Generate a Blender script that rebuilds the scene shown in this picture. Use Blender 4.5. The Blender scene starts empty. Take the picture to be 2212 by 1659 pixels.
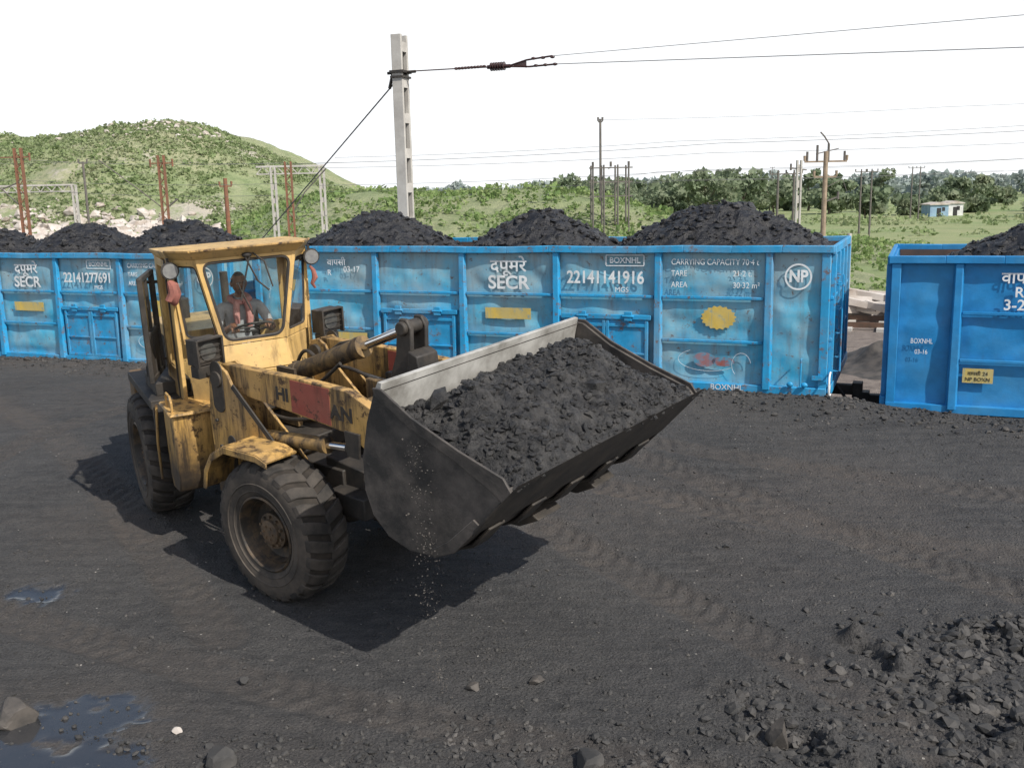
import bpy, math, random
import numpy as np
from mathutils import Vector, Matrix, Euler
random.seed(7); rng=np.random.default_rng(7)
S=bpy.context.scene
COL=S.collection
# ---------------------------------------------------------------- noise
def _h(ix,iy,seed):
    v=np.sin(ix*127.1+iy*311.7+seed*74.7)*43758.5453
    return v-np.floor(v)
def vn(x,y,seed=0):
    x=np.asarray(x,float);y=np.asarray(y,float)
    ix=np.floor(x);iy=np.floor(y);fx=x-ix;fy=y-iy
    fx=fx*fx*(3-2*fx);fy=fy*fy*(3-2*fy)
    a=_h(ix,iy,seed);b=_h(ix+1,iy,seed);c=_h(ix,iy+1,seed);d=_h(ix+1,iy+1,seed)
    return (a*(1-fx)+b*fx)*(1-fy)+(c*(1-fx)+d*fx)*fy
def fbm(x,y,o=4,seed=0):
    s=0;a=.5;n=0
    for i in range(o):
        s=s+a*vn(x*2**i+i*17.3,y*2**i-i*9.1,seed+i);n+=a;a*=.5
    return s/n
def sst(a,b,x):
    t=np.clip((np.asarray(x,float)-a)/(b-a),0,1);return t*t*(3-2*t)
# ---------------------------------------------------------------- materials
def newmat(name):
    m=bpy.data.materials.new(name);m.use_nodes=True
    nt=m.node_tree;b=nt.nodes['Principled BSDF'];return m,nt,b
def c4(c): return (c[0],c[1],c[2],1)
def N(nt,t,**k):
    n=nt.nodes.new(t)
    for a,v in k.items(): setattr(n,a,v)
    return n
def noise(nt,vec,scale,detail=6,rough=.6,mscale=None,rot=0):
    if mscale is not None:
        mp=N(nt,'ShaderNodeMapping');mp.inputs['Scale'].default_value=mscale;mp.inputs['Rotation'].default_value=(0,0,rot)
        nt.links.new(vec,mp.inputs['Vector']);vec=mp.outputs['Vector']
    n=N(nt,'ShaderNodeTexNoise');n.inputs['Scale'].default_value=scale
    n.inputs['Detail'].default_value=detail;n.inputs['Roughness'].default_value=rough
    nt.links.new(vec,n.inputs['Vector']);return n.outputs['Fac']
def mr(nt,v,a,b,c=0.,d=1.):
    n=N(nt,'ShaderNodeMapRange');n.inputs[1].default_value=a;n.inputs[2].default_value=b
    n.inputs[3].default_value=c;n.inputs[4].default_value=d
    nt.links.new(v,n.inputs[0]);return n.outputs[0]
def mix(nt,f,a,b,mode='MIX'):
    n=N(nt,'ShaderNodeMix',data_type='RGBA',blend_type=mode)
    for sock,v in ((n.inputs[0],f),(n.inputs[6],a),(n.inputs[7],b)):
        if isinstance(v,bpy.types.NodeSocket): nt.links.new(v,sock)
        elif isinstance(v,(int,float)): sock.default_value=v
        else: sock.default_value=c4(v)
    return n.outputs[2]
def math_(nt,op,a,b):
    n=N(nt,'ShaderNodeMath',operation=op)
    for s,v in ((n.inputs[0],a),(n.inputs[1],b)):
        if isinstance(v,bpy.types.NodeSocket): nt.links.new(v,s)
        else: s.default_value=v
    return n.outputs[0]
def bump(nt,b,h,st,dist):
    n=N(nt,'ShaderNodeBump');n.inputs['Strength'].default_value=st;n.inputs['Distance'].default_value=dist
    nt.links.new(h,n.inputs['Height'])
    nt.links.new(n.outputs[0],b.inputs['Normal']);return n
def simple(name,c1,c2=None,scale=6,lo=.35,hi=.65,rough=.7,metal=0,bst=0,bsc=40,bd=.01,spec=.5):
    m,nt,b=newmat(name);tc=N(nt,'ShaderNodeTexCoord').outputs['Object']
    if c2 is None: c2=[x*.6 for x in c1]
    f=mr(nt,noise(nt,tc,scale,8,.65),lo,hi)
    nt.links.new(mix(nt,f,c1,c2),b.inputs['Base Color'])
    b.inputs['Roughness'].default_value=rough;b.inputs['Metallic'].default_value=metal
    b.inputs['Specular IOR Level'].default_value=spec
    if bst: bump(nt,b,noise(nt,tc,bsc,6,.7),bst,bd)
    return m
def paint(name,base,dust,da=(.4,.65),rust=(.12,.05,.025),streak=(.54,.7),chips=(.64,.69),rough=.5,grime=None,dmax=.8,smax=.7,base2=None,zg=None,zd=None):
    m,nt,b=newmat(name);tc=N(nt,'ShaderNodeTexCoord').outputs['Object']
    n1=noise(nt,tc,1.1,9,.68)
    n0=noise(nt,tc,3.7,5,.6)
    sz=N(nt,'ShaderNodeSeparateXYZ');nt.links.new(tc,sz.inputs[0]);z=sz.outputs[2]
    col=mix(nt,mr(nt,n0,.4,.6),base,base2 or [x*.8 for x in base])
    nd=n1
    if zd: nd=math_(nt,'ADD',n1,mr(nt,z,zd[0],zd[1],0,zd[2]))
    col=mix(nt,mr(nt,nd,da[0],da[1],0,dmax),col,dust)
    st=noise(nt,tc,1.0,8,.7,(7,7,.8))
    col=mix(nt,mr(nt,st,streak[0],streak[1],0,smax),col,rust if grime is None else grime)
    n3=noise(nt,tc,9,10,.75)
    col=mix(nt,mr(nt,n3,chips[0],chips[1],0,.9),col,rust)
    if zg:
        q=math_(nt,'ADD',mr(nt,z,zg[0],zg[1],.32,-.12),n1)
        col=mix(nt,mr(nt,q,.55,.80,0,.92),col,grime or rust)
    nt.links.new(col,b.inputs['Base Color'])
    nt.links.new(mr(nt,n1,.3,.7,rough-.1,rough+.25),b.inputs['Roughness'])
    bump(nt,b,noise(nt,tc,6,8,.6),.25,.02)
    return m
M={}
M['blue']=paint('blue_paint',(.035,.34,.56),(.29,.39,.42),da=(.38,.68),rust=(.15,.10,.075),streak=(.52,.76),chips=(.59,.65),dmax=.9,smax=.6,base2=(.06,.42,.63),zd=(1.1,1.9,.11))
M['bluerib']=paint('blue_rib_paint',(.02,.31,.60),(.20,.31,.38),da=(.46,.74),rust=(.16,.09,.06),streak=(.56,.8),chips=(.55,.62),dmax=.75,smax=.65)
M['bluenew']=paint('blue_clean_paint',(.01,.22,.52),(.07,.27,.45),da=(.45,.8),rust=(.06,.06,.07),streak=(.60,.85),chips=(.68,.74),dmax=.6,smax=.4)
M['inside']=simple('wagon_inside',(.04,.04,.045),(.12,.07,.05),3,rough=.8)
M['white']=paint('white_lettering',(.78,.81,.82),(.55,.63,.67),da=(.5,.75),chips=(.66,.72),rust=(.2,.42,.55),streak=(.62,.8),grime=(.4,.5,.55))
M['yellowmark']=paint('yellow_marking',(.70,.47,.05),(.45,.4,.2),chips=(.56,.64),rust=(.15,.3,.35))
M['redmark']=paint('red_marking',(.36,.11,.09),(.2,.27,.36),chips=(.48,.6),rust=(.06,.3,.45))
YR=(.05,.028,.018)
M['yel']=paint('loader_yellow',(.60,.36,.105),(.36,.24,.12),da=(.38,.64),rust=YR,grime=(.032,.025,.02),streak=(.475,.62),chips=(.55,.615),rough=.5,dmax=.8,smax=.9,zg=(.7,1.85))
M['yelclean']=paint('cab_yellow',(.66,.43,.15),(.48,.33,.16),da=(.42,.68),rust=(.09,.045,.025),grime=(.10,.06,.03),streak=(.52,.70),chips=(.59,.65),rough=.45,dmax=.7,smax=.75,zg=(1.2,2.1))
M['dirtyel']=paint('grimy_yellow',(.42,.26,.09),(.05,.04,.03),da=(.42,.58),rust=(.02,.018,.016),grime=(.03,.022,.018),streak=(.45,.6),chips=(.55,.62),rough=.55,dmax=.9,smax=.9)
M['redpaint']=paint('red_paint',(.33,.075,.055),(.3,.13,.09),da=(.4,.7),rust=(.05,.03,.02),chips=(.56,.62))
M['black']=simple('black_steel',(.02,.019,.018),(.06,.05,.04),5,rough=.6,bst=.3,bsc=25)
M['steel']=simple('worn_steel',(.48,.47,.44),(.20,.19,.17),3,.36,.66,rough=.55,metal=.0,bst=.2,bsc=18)
M['bucket']=simple('bucket_steel',(.032,.030,.028),(.125,.108,.094),2.8,.42,.68,rough=.6,metal=.05,bst=.5,bsc=14,bd=.012)
M['chrome']=simple('chrome_rod',(.75,.75,.75),(.6,.6,.6),3,rough=.12,metal=1)
M['rubber']=simple('tyre_rubber',(.045,.041,.037),(.115,.096,.078),3.5,.36,.62,rough=.85,bst=.4,bsc=30,spec=.25)
M['groove']=simple('tyre_groove',(.028,.025,.022),(.06,.05,.042),5,.4,.7,rough=.9,spec=.2)
M['tread']=simple('tyre_tread',(.030,.028,.026),(.085,.073,.062),4,.38,.68,rough=.8,bst=.4,bsc=30,spec=.3)
M['rim']=simple('wheel_rim',(.03,.025,.02),(.13,.085,.045),6,.45,.65,rough=.6,bst=.3)
M['hub']=simple('wheel_hub',(.17,.11,.06),(.05,.04,.03),12,rough=.7,bst=.4)
M['lens']=simple('lamp_lens',(.55,.55,.52),(.4,.4,.4),20,rough=.15,metal=.6)
M['coal']=simple('coal',(.018,.018,.019),(.078,.074,.070),9,.40,.72,rough=.5,bst=.9,bsc=45,bd=.03)
M['coalw']=simple('wagon_coal',(.011,.011,.013),(.042,.040,.039),6,.42,.72,rough=.42,bst=.8,bsc=22,bd=.04)
M['concrete']=simple('concrete',(.52,.50,.46),(.38,.36,.33),3,rough=.85,bst=.2,bsc=40)
M['darkslot']=simple('painted_dark_opening',(.04,.04,.04),(.025,.025,.025),3,rough=.9)  # dark colour stands in for shade in the mast slots; also hut openings
M['rustpole']=simple('rusty_steel',(.26,.11,.06),(.16,.085,.055),5,rough=.85)
M['greypole']=simple('grey_steel',(.10,.095,.09),(.16,.14,.12),5,rough=.8)
M['wood']=simple('weathered_wood',(.36,.28,.2),(.22,.17,.12),4,rough=.9)
M['wire']=simple('wire',(.16,.16,.17),(.11,.11,.11),3,rough=.6)
M['insul']=simple('insulator',(.07,.035,.03),(.04,.02,.02),9,rough=.3)
M['rail']=simple('rail_steel',(.16,.09,.06),(.1,.07,.05),6,rough=.6,metal=.2)
M['shirt']=simple('grey_shirt',(.44,.45,.47),(.30,.31,.33),12,rough=.95)
M['trouser']=simple('trousers',(.05,.05,.06),(.03,.03,.035),12,rough=.95)
M['skin']=simple('skin',(.24,.115,.066),(.18,.08,.046),9,rough=.55)
M['hair']=simple('hair',(.015,.013,.012),(.05,.045,.04),20,rough=.8)
M['scarf']=simple('pink_scarf',(.66,.34,.31),(.46,.19,.17),22,rough=.95)
M['eyew']=simple('eye_white',(.6,.58,.55),(.5,.5,.5),5,rough=.3)
M['seat']=simple('seat_vinyl',(.03,.03,.03),(.05,.045,.04),8,rough=.6)
M['paleconc']=simple('pale_rubble',(.58,.54,.50),(.35,.29,.24),.8,rough=.95)
M['wallw']=simple('whitewash',(.75,.75,.73),(.5,.5,.5),1,rough=.9)
M['wallb']=simple('blue_wash',(.3,.45,.55),(.2,.3,.42),1,rough=.9)
M['stone']=simple('grey_stone',(.036,.035,.034),(.12,.11,.10),1.6,.46,.75,rough=.75,bst=.5,bsc=30)
M['bark']=simple('bark',(.14,.11,.09),(.09,.07,.055),4,rough=.95)
def glassmat():
    m=bpy.data.materials.new('window_glass');m.use_nodes=True;nt=m.node_tree;nt.nodes.clear()
    o=N(nt,'ShaderNodeOutputMaterial');t=N(nt,'ShaderNodeBsdfTransparent');t.inputs[0].default_value=(.92,.95,.93,1)
    g=N(nt,'ShaderNodeBsdfGlossy');g.inputs['Roughness'].default_value=.03
    d=N(nt,'ShaderNodeBsdfDiffuse');d.inputs[0].default_value=(.35,.32,.28,1)
    tc=N(nt,'ShaderNodeTexCoord').outputs['Object']
    f=N(nt,'ShaderNodeFresnel');f.inputs[0].default_value=1.35
    m1=N(nt,'ShaderNodeMixShader');nt.links.new(f.outputs[0],m1.inputs[0]);nt.links.new(t.outputs[0],m1.inputs[1]);nt.links.new(g.outputs[0],m1.inputs[2])
    m2=N(nt,'ShaderNodeMixShader');nt.links.new(mr(nt,noise(nt,tc,3,8,.7),.4,.75,.01,.14),m2.inputs[0])
    nt.links.new(m1.outputs[0],m2.inputs[1]);nt.links.new(d.outputs[0],m2.inputs[2]);nt.links.new(m2.outputs[0],o.inputs[0]);return m
M['glass']=glassmat()
def leafmat(name,a,b_,c,scale):
    m,nt,b=newmat(name);tc=N(nt,'ShaderNodeTexCoord').outputs['Object']
    col=mix(nt,mr(nt,noise(nt,tc,scale,4,.6),.35,.65),a,b_)
    col=mix(nt,mr(nt,noise(nt,tc,scale*6,3,.6),.45,.7),col,c)
    nt.links.new(col,b.inputs['Base Color']);b.inputs['Roughness'].default_value=.7
    b.inputs['Specular IOR Level'].default_value=.2
    tr=N(nt,'ShaderNodeBsdfTranslucent');nt.links.new(col,tr.inputs[0])
    ms=N(nt,'ShaderNodeMixShader');ms.inputs[0].default_value=.35
    out=[n for n in nt.nodes if n.type=='OUTPUT_MATERIAL'][0]
    nt.links.new(b.outputs[0],ms.inputs[1]);nt.links.new(tr.outputs[0],ms.inputs[2]);nt.links.new(ms.outputs[0],out.inputs[0]);return m
M['leafhill']=leafmat('hill_foliage',(.27,.33,.16),(.21,.28,.12),(.34,.36,.22),.06)
M['leafnear']=leafmat('weed_foliage',(.22,.31,.11),(.17,.26,.09),(.32,.37,.17),.3)
M['leaffar']=leafmat('haze_tinted_foliage',(.22,.27,.17),(.17,.225,.135),(.29,.32,.21),.05)  # greens lightened and greyed: distance haze is put into the leaf colour
M['leafvfar']=leafmat('painted_haze_foliage',(.36,.41,.39),(.31,.37,.35),(.41,.45,.42),.02)  # stronger distance haze painted into the leaf colour, no volume
# ---------------------------------------------------------------- mesh builder
def mkmesh(name,v,f,mats,mi=None,smooth=False,parent=None,bevel=0,matrix=None,sharp=35):
    me=bpy.data.meshes.new(name);me.from_pydata([tuple(x) for x in v],[],[tuple(int(i) for i in x) for x in f])
    for m in (mats if isinstance(mats,(list,tuple)) else [mats]): me.materials.append(M[m] if isinstance(m,str) else m)
    if mi is not None: me.polygons.foreach_set('material_index',np.asarray(mi,dtype=np.int32))
    if smooth:
        me.polygons.foreach_set('use_smooth',np.ones(len(me.polygons),dtype=bool))
        me.set_sharp_from_angle(angle=math.radians(sharp))
    me.update()
    o=bpy.data.objects.new(name,me);COL.objects.link(o)
    if parent: o.parent=parent
    if matrix is not None: o.matrix_local=matrix
    if bevel:
        b=o.modifiers.new('bevel','BEVEL');b.width=bevel;b.segments=2;b.limit_method='ANGLE';b.angle_limit=math.radians(40)
    return o
def fastmesh(name,V,F,mats,parent=None,mi=None,smooth=False):
    V=np.asarray(V,dtype=np.float32);F=np.asarray(F,dtype=np.int32);k=F.shape[1]
    me=bpy.data.meshes.new(name);me.vertices.add(len(V));me.vertices.foreach_set('co',V.ravel())
    me.loops.add(F.size);me.loops.foreach_set('vertex_index',F.ravel())
    me.polygons.add(len(F));me.polygons.foreach_set('loop_start',np.arange(0,F.size,k,dtype=np.int32))
    me.polygons.foreach_set('loop_total',np.full(len(F),k,dtype=np.int32))
    for m in (mats if isinstance(mats,(list,tuple)) else [mats]): me.materials.append(M[m] if isinstance(m,str) else m)
    if mi is not None: me.polygons.foreach_set('material_index',np.asarray(mi,dtype=np.int32))
    me.polygons.foreach_set('use_smooth',np.full(len(F),smooth,dtype=bool))
    me.update(calc_edges=True);me.validate()
    o=bpy.data.objects.new(name,me);COL.objects.link(o)
    if parent:o.parent=parent
    return o
def empty(name,mat=None,parent=None):
    e=bpy.data.objects.new(name,None);COL.objects.link(e);e.empty_display_size=.2
    if parent:e.parent=parent
    if mat is not None:e.matrix_local=mat
    return e
class B:
    def __init__(s): s.v=[];s.f=[];s.m=[]
    def add(s,v,f,m=0):
        o=len(s.v);s.v+= [tuple(x) for x in v];s.f+=[tuple(i+o for i in q) for q in f];s.m+=[m]*len(f);return s
    def box(s,c,d,rot=None,m=0):
        hx,hy,hz=d[0]/2,d[1]/2,d[2]/2
        v=[Vector((x*hx,y*hy,z*hz)) for x in(-1,1) for y in(-1,1) for z in(-1,1)]
        if rot is not None:
            R=rot if isinstance(rot,Matrix) else Euler(rot).to_matrix();v=[R@p for p in v]
        c=Vector(c);v=[p+c for p in v]
        return s.add(v,[(0,1,3,2),(4,6,7,5),(0,4,5,1),(2,3,7,6),(0,2,6,4),(1,5,7,3)],m)
    def b2(s,x0,x1,y0,y1,z0,z1,m=0): return s.box(((x0+x1)/2,(y0+y1)/2,(z0+z1)/2),(abs(x1-x0),abs(y1-y0),abs(z1-z0)),m=m)
    def beam(s,p,q,w,h=None,m=0,up=(0,0,1)):
        p=Vector(p);q=Vector(q);d=(q-p);L=d.length;d.normalize();h=h or w
        u=Vector(up)
        if abs(d.dot(u))>.98:u=Vector((0,1,0))
        y=u.cross(d).normalized();z=d.cross(y)
        R=Matrix((d,y,z)).transposed()
        return s.box((p+q)/2,(L,w,h),R,m)
    def cyl(s,p,q,r,r2=None,n=16,m=0,cap=True):
        p=Vector(p);q=Vector(q);d=(q-p).normalized();r2=r if r2 is None else r2
        a=d.orthogonal().normalized();b=d.cross(a)
        v=[];
        for c,rr in((p,r),(q,r2)):
            for i in range(n):
                t=2*math.pi*i/n;v.append(c+a*math.cos(t)*rr+b*math.sin(t)*rr)
        f=[(i,(i+1)%n,n+(i+1)%n,n+i) for i in range(n)]
        if cap: f+=[tuple(range(n-1,-1,-1)),tuple(range(n,2*n))]
        return s.add(v,f,m)
    def tube(s,pts,r,n=8,m=0):
        pts=[Vector(p) for p in pts];rs=r if isinstance(r,(list,tuple)) else [r]*len(pts)
        v=[];a=None
        for i,p in enumerate(pts):
            d=(pts[min(i+1,len(pts)-1)]-pts[max(i-1,0)]).normalized()
            a=d.orthogonal().normalized() if a is None else (a-d*a.dot(d)).normalized()
            b=d.cross(a)
            for k in range(n):
                t=2*math.pi*k/n;v.append(p+(a*math.cos(t)+b*math.sin(t))*rs[i])
        f=[(i*n+k,i*n+(k+1)%n,(i+1)*n+(k+1)%n,(i+1)*n+k) for i in range(len(pts)-1) for k in range(n)]
        f+=[tuple(range(n-1,-1,-1)),tuple(range((len(pts)-1)*n,len(pts)*n))]
        return s.add(v,f,m)
    def prism(s,poly,y0,y1,m=0):
        n=len(poly);v=[(x,y0,z) for x,z in poly]+[(x,y1,z) for x,z in poly]
        f=[tuple(range(n)),tuple(range(2*n-1,n-1,-1))]+[((i+1)%n,i,n+i,n+(i+1)%n) for i in range(n)]
        return s.add(v,f,m)
    def lathe(s,prof,c=(0,0,0),n=48,m=0,sy=1):
        v=[];k=len(prof)
        for i in range(n):
            t=2*math.pi*i/n
            for r,y in prof: v.append((c[0]+r*math.cos(t),c[1]+y*sy,c[2]+r*math.sin(t)))
        f=[]
        for i in range(n):
            j=(i+1)%n
            for q in range(k-1): f.append((i*k+q,i*k+q+1,j*k+q+1,j*k+q))
        return s.add(v,f,m)
    def quad(s,a,b,c,d,m=0): return s.add([a,b,c,d],[(0,1,2,3)],m)
    def ell(s,c,r,nu=14,nv=10,m=0):
        v=[];f=[]
        for j in range(nv+1):
            ph=math.pi*j/nv
            for i in range(nu):
                t=2*math.pi*i/nu;v.append((c[0]+r[0]*math.sin(ph)*math.cos(t),c[1]+r[1]*math.sin(ph)*math.sin(t),c[2]+r[2]*math.cos(ph)))
        for j in range(nv):
            for i in range(nu): f.append((j*nu+i,(j+1)*nu+i,(j+1)*nu+(i+1)%nu,j*nu+(i+1)%nu))
        return s.add(v,f,m)
    def obj(s,name,mats,parent=None,bevel=0,smooth=True,matrix=None,sharp=35):
        o=mkmesh(name,s.v,s.f,mats,s.m,smooth,parent,bevel,matrix,sharp);return o
t_=(1+5**.5)/2
IV=np.array([(-1,t_,0),(1,t_,0),(-1,-t_,0),(1,-t_,0),(0,-1,t_),(0,1,t_),(0,-1,-t_),(0,1,-t_),(t_,0,-1),(t_,0,1),(-t_,0,-1),(-t_,0,1)])/1.9
IF=np.array([(0,11,5),(0,5,1),(0,1,7),(0,7,10),(0,10,11),(1,5,9),(5,11,4),(11,10,2),(10,7,6),(7,1,8),(3,9,4),(3,4,2),(3,2,6),(3,6,8),(3,8,9),(4,9,5),(2,4,11),(6,2,10),(8,6,7),(9,8,1)])
def randrot(n):
    q=rng.normal(size=(n,4));q/=np.linalg.norm(q,axis=1)[:,None];w,x,y,z=q.T
    return np.stack([np.stack([1-2*(y*y+z*z),2*(x*y-z*w),2*(x*z+y*w)],1),np.stack([2*(x*y+z*w),1-2*(x*x+z*z),2*(y*z-x*w)],1),np.stack([2*(x*z-y*w),2*(y*z+x*w),1-2*(x*x+y*y)],1)],1)
def rocks(P,size,flat=.75):
    n=len(P);V=np.repeat(IV[None],n,0)*(1+rng.uniform(-.35,.35,(n,12,1)))
    V=V*rng.uniform(.55,1.2,(n,1,3));V=np.einsum('nij,nkj->nki',randrot(n),V)
    V[:,:,2]*=flat;V=V*np.asarray(size)[:,None,None]+np.asarray(P)[:,None,:]
    F=IF[None]+np.arange(n)[:,None,None]*12
    return V.reshape(-1,3),F.reshape(-1,3)
def leaves(C,R,per,size,flat=1.):
    C=np.repeat(np.asarray(C,float),per,0);n=len(C)
    R=np.repeat(np.asarray(R,float).reshape(-1,3) if np.ndim(R)>1 else np.tile(np.asarray(R,float).reshape(-1,1),(1,3)),per,0)
    d=rng.normal(size=(n,3));d/=np.linalg.norm(d,axis=1)[:,None]
    d*=rng.uniform(.35,1,(n,1))**.5
    P=C+d*R
    q=np.array([(-1,-.6,0),(1,-.6,0),(.7,.7,.15),(-.7,.7,-.15)])
    sz=(np.repeat(np.asarray(size,float).reshape(-1),per) if np.ndim(size)>0 else np.full(n,size))*rng.uniform(.5,1.3,n)
    V=np.einsum('nij,kj->nki',randrot(n),q)*sz[:,None,None]+P[:,None,:]
    return V.reshape(-1,3),(np.arange(n)[:,None]*4+np.arange(4)).reshape(-1,4)
# ---------------------------------------------------------------- ground
OX,OY=4.55,13.8
TX,TY=.922,-.3875
NX,NY=.3875,.922
def trackpt(x,n,z=0): return (OX+TX*x+NX*n,OY+TY*x+NY*n,z)
ruts=[((-.2,13.5),(3.5,10.2),(9.5,8.9)),((-.2,11.6),(3.0,8.6),(9.5,7.3)),((-7,9.3),(-2.2,6.6),(2.0,5.0)),((-7,7.7),(-3.2,5.9),(-1,4.6)),((1.5,11.5),(4.2,8.2),(6.5,5.2)),((-8.5,15.5),(-5.3,12),(-2.4,7.4)),((-6,14.5),(-7.2,11),(-6.5,7)),((.3,9.5),(2.2,7.2),(3.0,4.6))]
def bez(p,t):
    a,b,c=p;return ((1-t)**2*a[0]+2*t*(1-t)*b[0]+t*t*c[0],(1-t)**2*a[1]+2*t*(1-t)*b[1]+t*t*c[1])
def rutfield(X,Y):
    H=np.zeros_like(X);Mk=np.zeros_like(X)
    for r in ruts:
        P=np.array([bez(r,t) for t in np.linspace(0,1,26)]);L=0
        best=np.full(X.shape,9.);al=np.zeros_like(X)
        for i in range(25):
            a=P[i];d=P[i+1]-a;l=np.hypot(*d);u=d/l
            s=np.clip((X-a[0])*u[0]+(Y-a[1])*u[1],0,l)
            dx=X-a[0]-s*u[0];dy=Y-a[1]-s*u[1];di=np.hypot(dx,dy);sd=np.sign(dx*-u[1]+dy*u[0])
            k=di<np.abs(best);best=np.where(k,di*np.where(sd==0,1,sd),best);al=np.where(k,L+s,al);L+=l
        w=1-sst(.17,.26,np.abs(best))
        pat=np.sin((al+np.abs(best)*.7)*2*np.pi/.2)
        pr=np.clip(fbm(X*1.2,Y*1.2,2,5)*3-.8,0,1)
        H+=w*(-.012+.010*np.clip(pat*2,-1,1)*pr)+.010*np.exp(-((np.abs(best)-.29)/.05)**2)
        Mk=np.maximum(Mk,w)
    return H,Mk
def seg(X,Y,a,b):
    ax,ay=a;bx,by=b;d=np.array([bx-ax,by-ay]);l2=(d**2).sum()
    t=np.clip(((X-ax)*d[0]+(Y-ay)*d[1])/l2,0,1);return np.hypot(X-ax-t*d[0],Y-ay-t*d[1])
def ground_base(X,Y):
    sp=.35*np.log1p(np.exp(np.clip((Y-8.1)/.35,-30,30)))
    ramp=.1*sp
    cap=.57-.13*np.clip(sst(4.4,5.6,X)+sst(3.5,5.5,-X),0,1)
    k=.04;h=-k*np.log(np.exp(-ramp/k)+np.exp(-np.clip(cap,0,5)/k))
    n=(X-OX)*NX+(Y-OY)*NY
    h=h+.06*np.exp(-((n+.5)/.5)**2)*(fbm(X*1.1,Y*1.1,3,9)*2-.5)*(1+sst(-3,-6,X))
    h=h*(1-sst(.1,.8,n))+(-.62)*sst(.1,.8,n)
    return h,n
def pudmask(X,Y):
    pud=np.full(np.shape(X),-3.)
    for (px,py,pr) in [(-3.05,6.2,.50),(-3.45,6.05,.42),(-2.75,5.75,.40),(-3.2,5.75,.35),(-4.3,8.35,.30)]:
        pud=np.maximum(pud,1-np.hypot(X-px,(Y-py)*1.3)/pr)
    return sst(-.10,.38,pud+(fbm(X*6,Y*6,4,21)-.5)*1.5+(fbm(X*25,Y*25,2,22)-.5)*.5)
def ground_h(X,Y,detail=True):
    X=np.asarray(X,float);Y=np.asarray(Y,float)
    h,n=ground_base(X,Y);base=h
    near=(1-sst(16,30,np.hypot(X,Y)))*(n<.3)
    u=X*.85-Y*.52;v=X*.52+Y*.85
    h=h+near*((fbm(X*.9,Y*.9,3,2)-.5)*.055+(fbm(X*5,Y*5,3,4)-.5)*.020+(fbm(X*14,Y*14,2,8)-.5)*.016+(fbm(u*1.2,v*9,3,6)-.5)*.020)
    rough=np.exp(-(seg(X,Y,(2.7,7.15),(3.3,5.5))/.15)**2)+np.exp(-(seg(X,Y,(3.6,7.3),(4.8,6.9))/.22)**2)+.8*np.exp(-(seg(X,Y,(1.45,6.4),(2.1,5.4))/.14)**2)
    rough=rough+.35*np.exp(-(seg(X,Y,(-2.2,5.3),(2.5,5.35))/.3)**2)
    h=h+rough*((fbm(X*6,Y*6,3,12)-.5)*.42+.02)
    p=pudmask(X,Y);h=h*(1-p)+(base-.010)*p
    h=h+(n>.8)*(fbm(X*.12,Y*.12,3,3)-.5)*.35*sst(25,60,n)
    return h,n,rough
def axis(dense,lo,hi,g=1.14):
    a=list(dense);st=dense[1]-dense[0]
    L=[];x=dense[0];s=st
    while x>lo: s*=g;x-=s;L.append(x)
    R=[];x=dense[-1];s=dense[-1]-dense[-2]
    while x<hi: s*=g;x+=s;R.append(x)
    return np.array(L[::-1]+a+R)
ax=axis(list(np.arange(-6.5,6.5,.032)),-4000,4000,1.09)
ay=axis(list(np.arange(5.0,10.5,.030))+list(np.arange(10.5,22,.07)),-300,4500,1.09)
GX,GY=np.meshgrid(ax,ay)
gh,gn,grough=ground_h(GX,GY);rh,rm=rutfield(GX,GY)
pudm=pudmask(GX,GY)
gh=gh+rh*(gn<.1)*(1-pudm)
nv=len(ax);V=np.stack([GX.ravel(),GY.ravel(),gh.ravel()],1)
I=np.arange(len(ay)*nv).reshape(len(ay),nv)
def grid(I): return np.stack([I[:-1,:-1].ravel(),I[:-1,1:].ravel(),I[1:,1:].ravel(),I[1:,:-1].ravel()],1)
F=grid(I)
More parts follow.
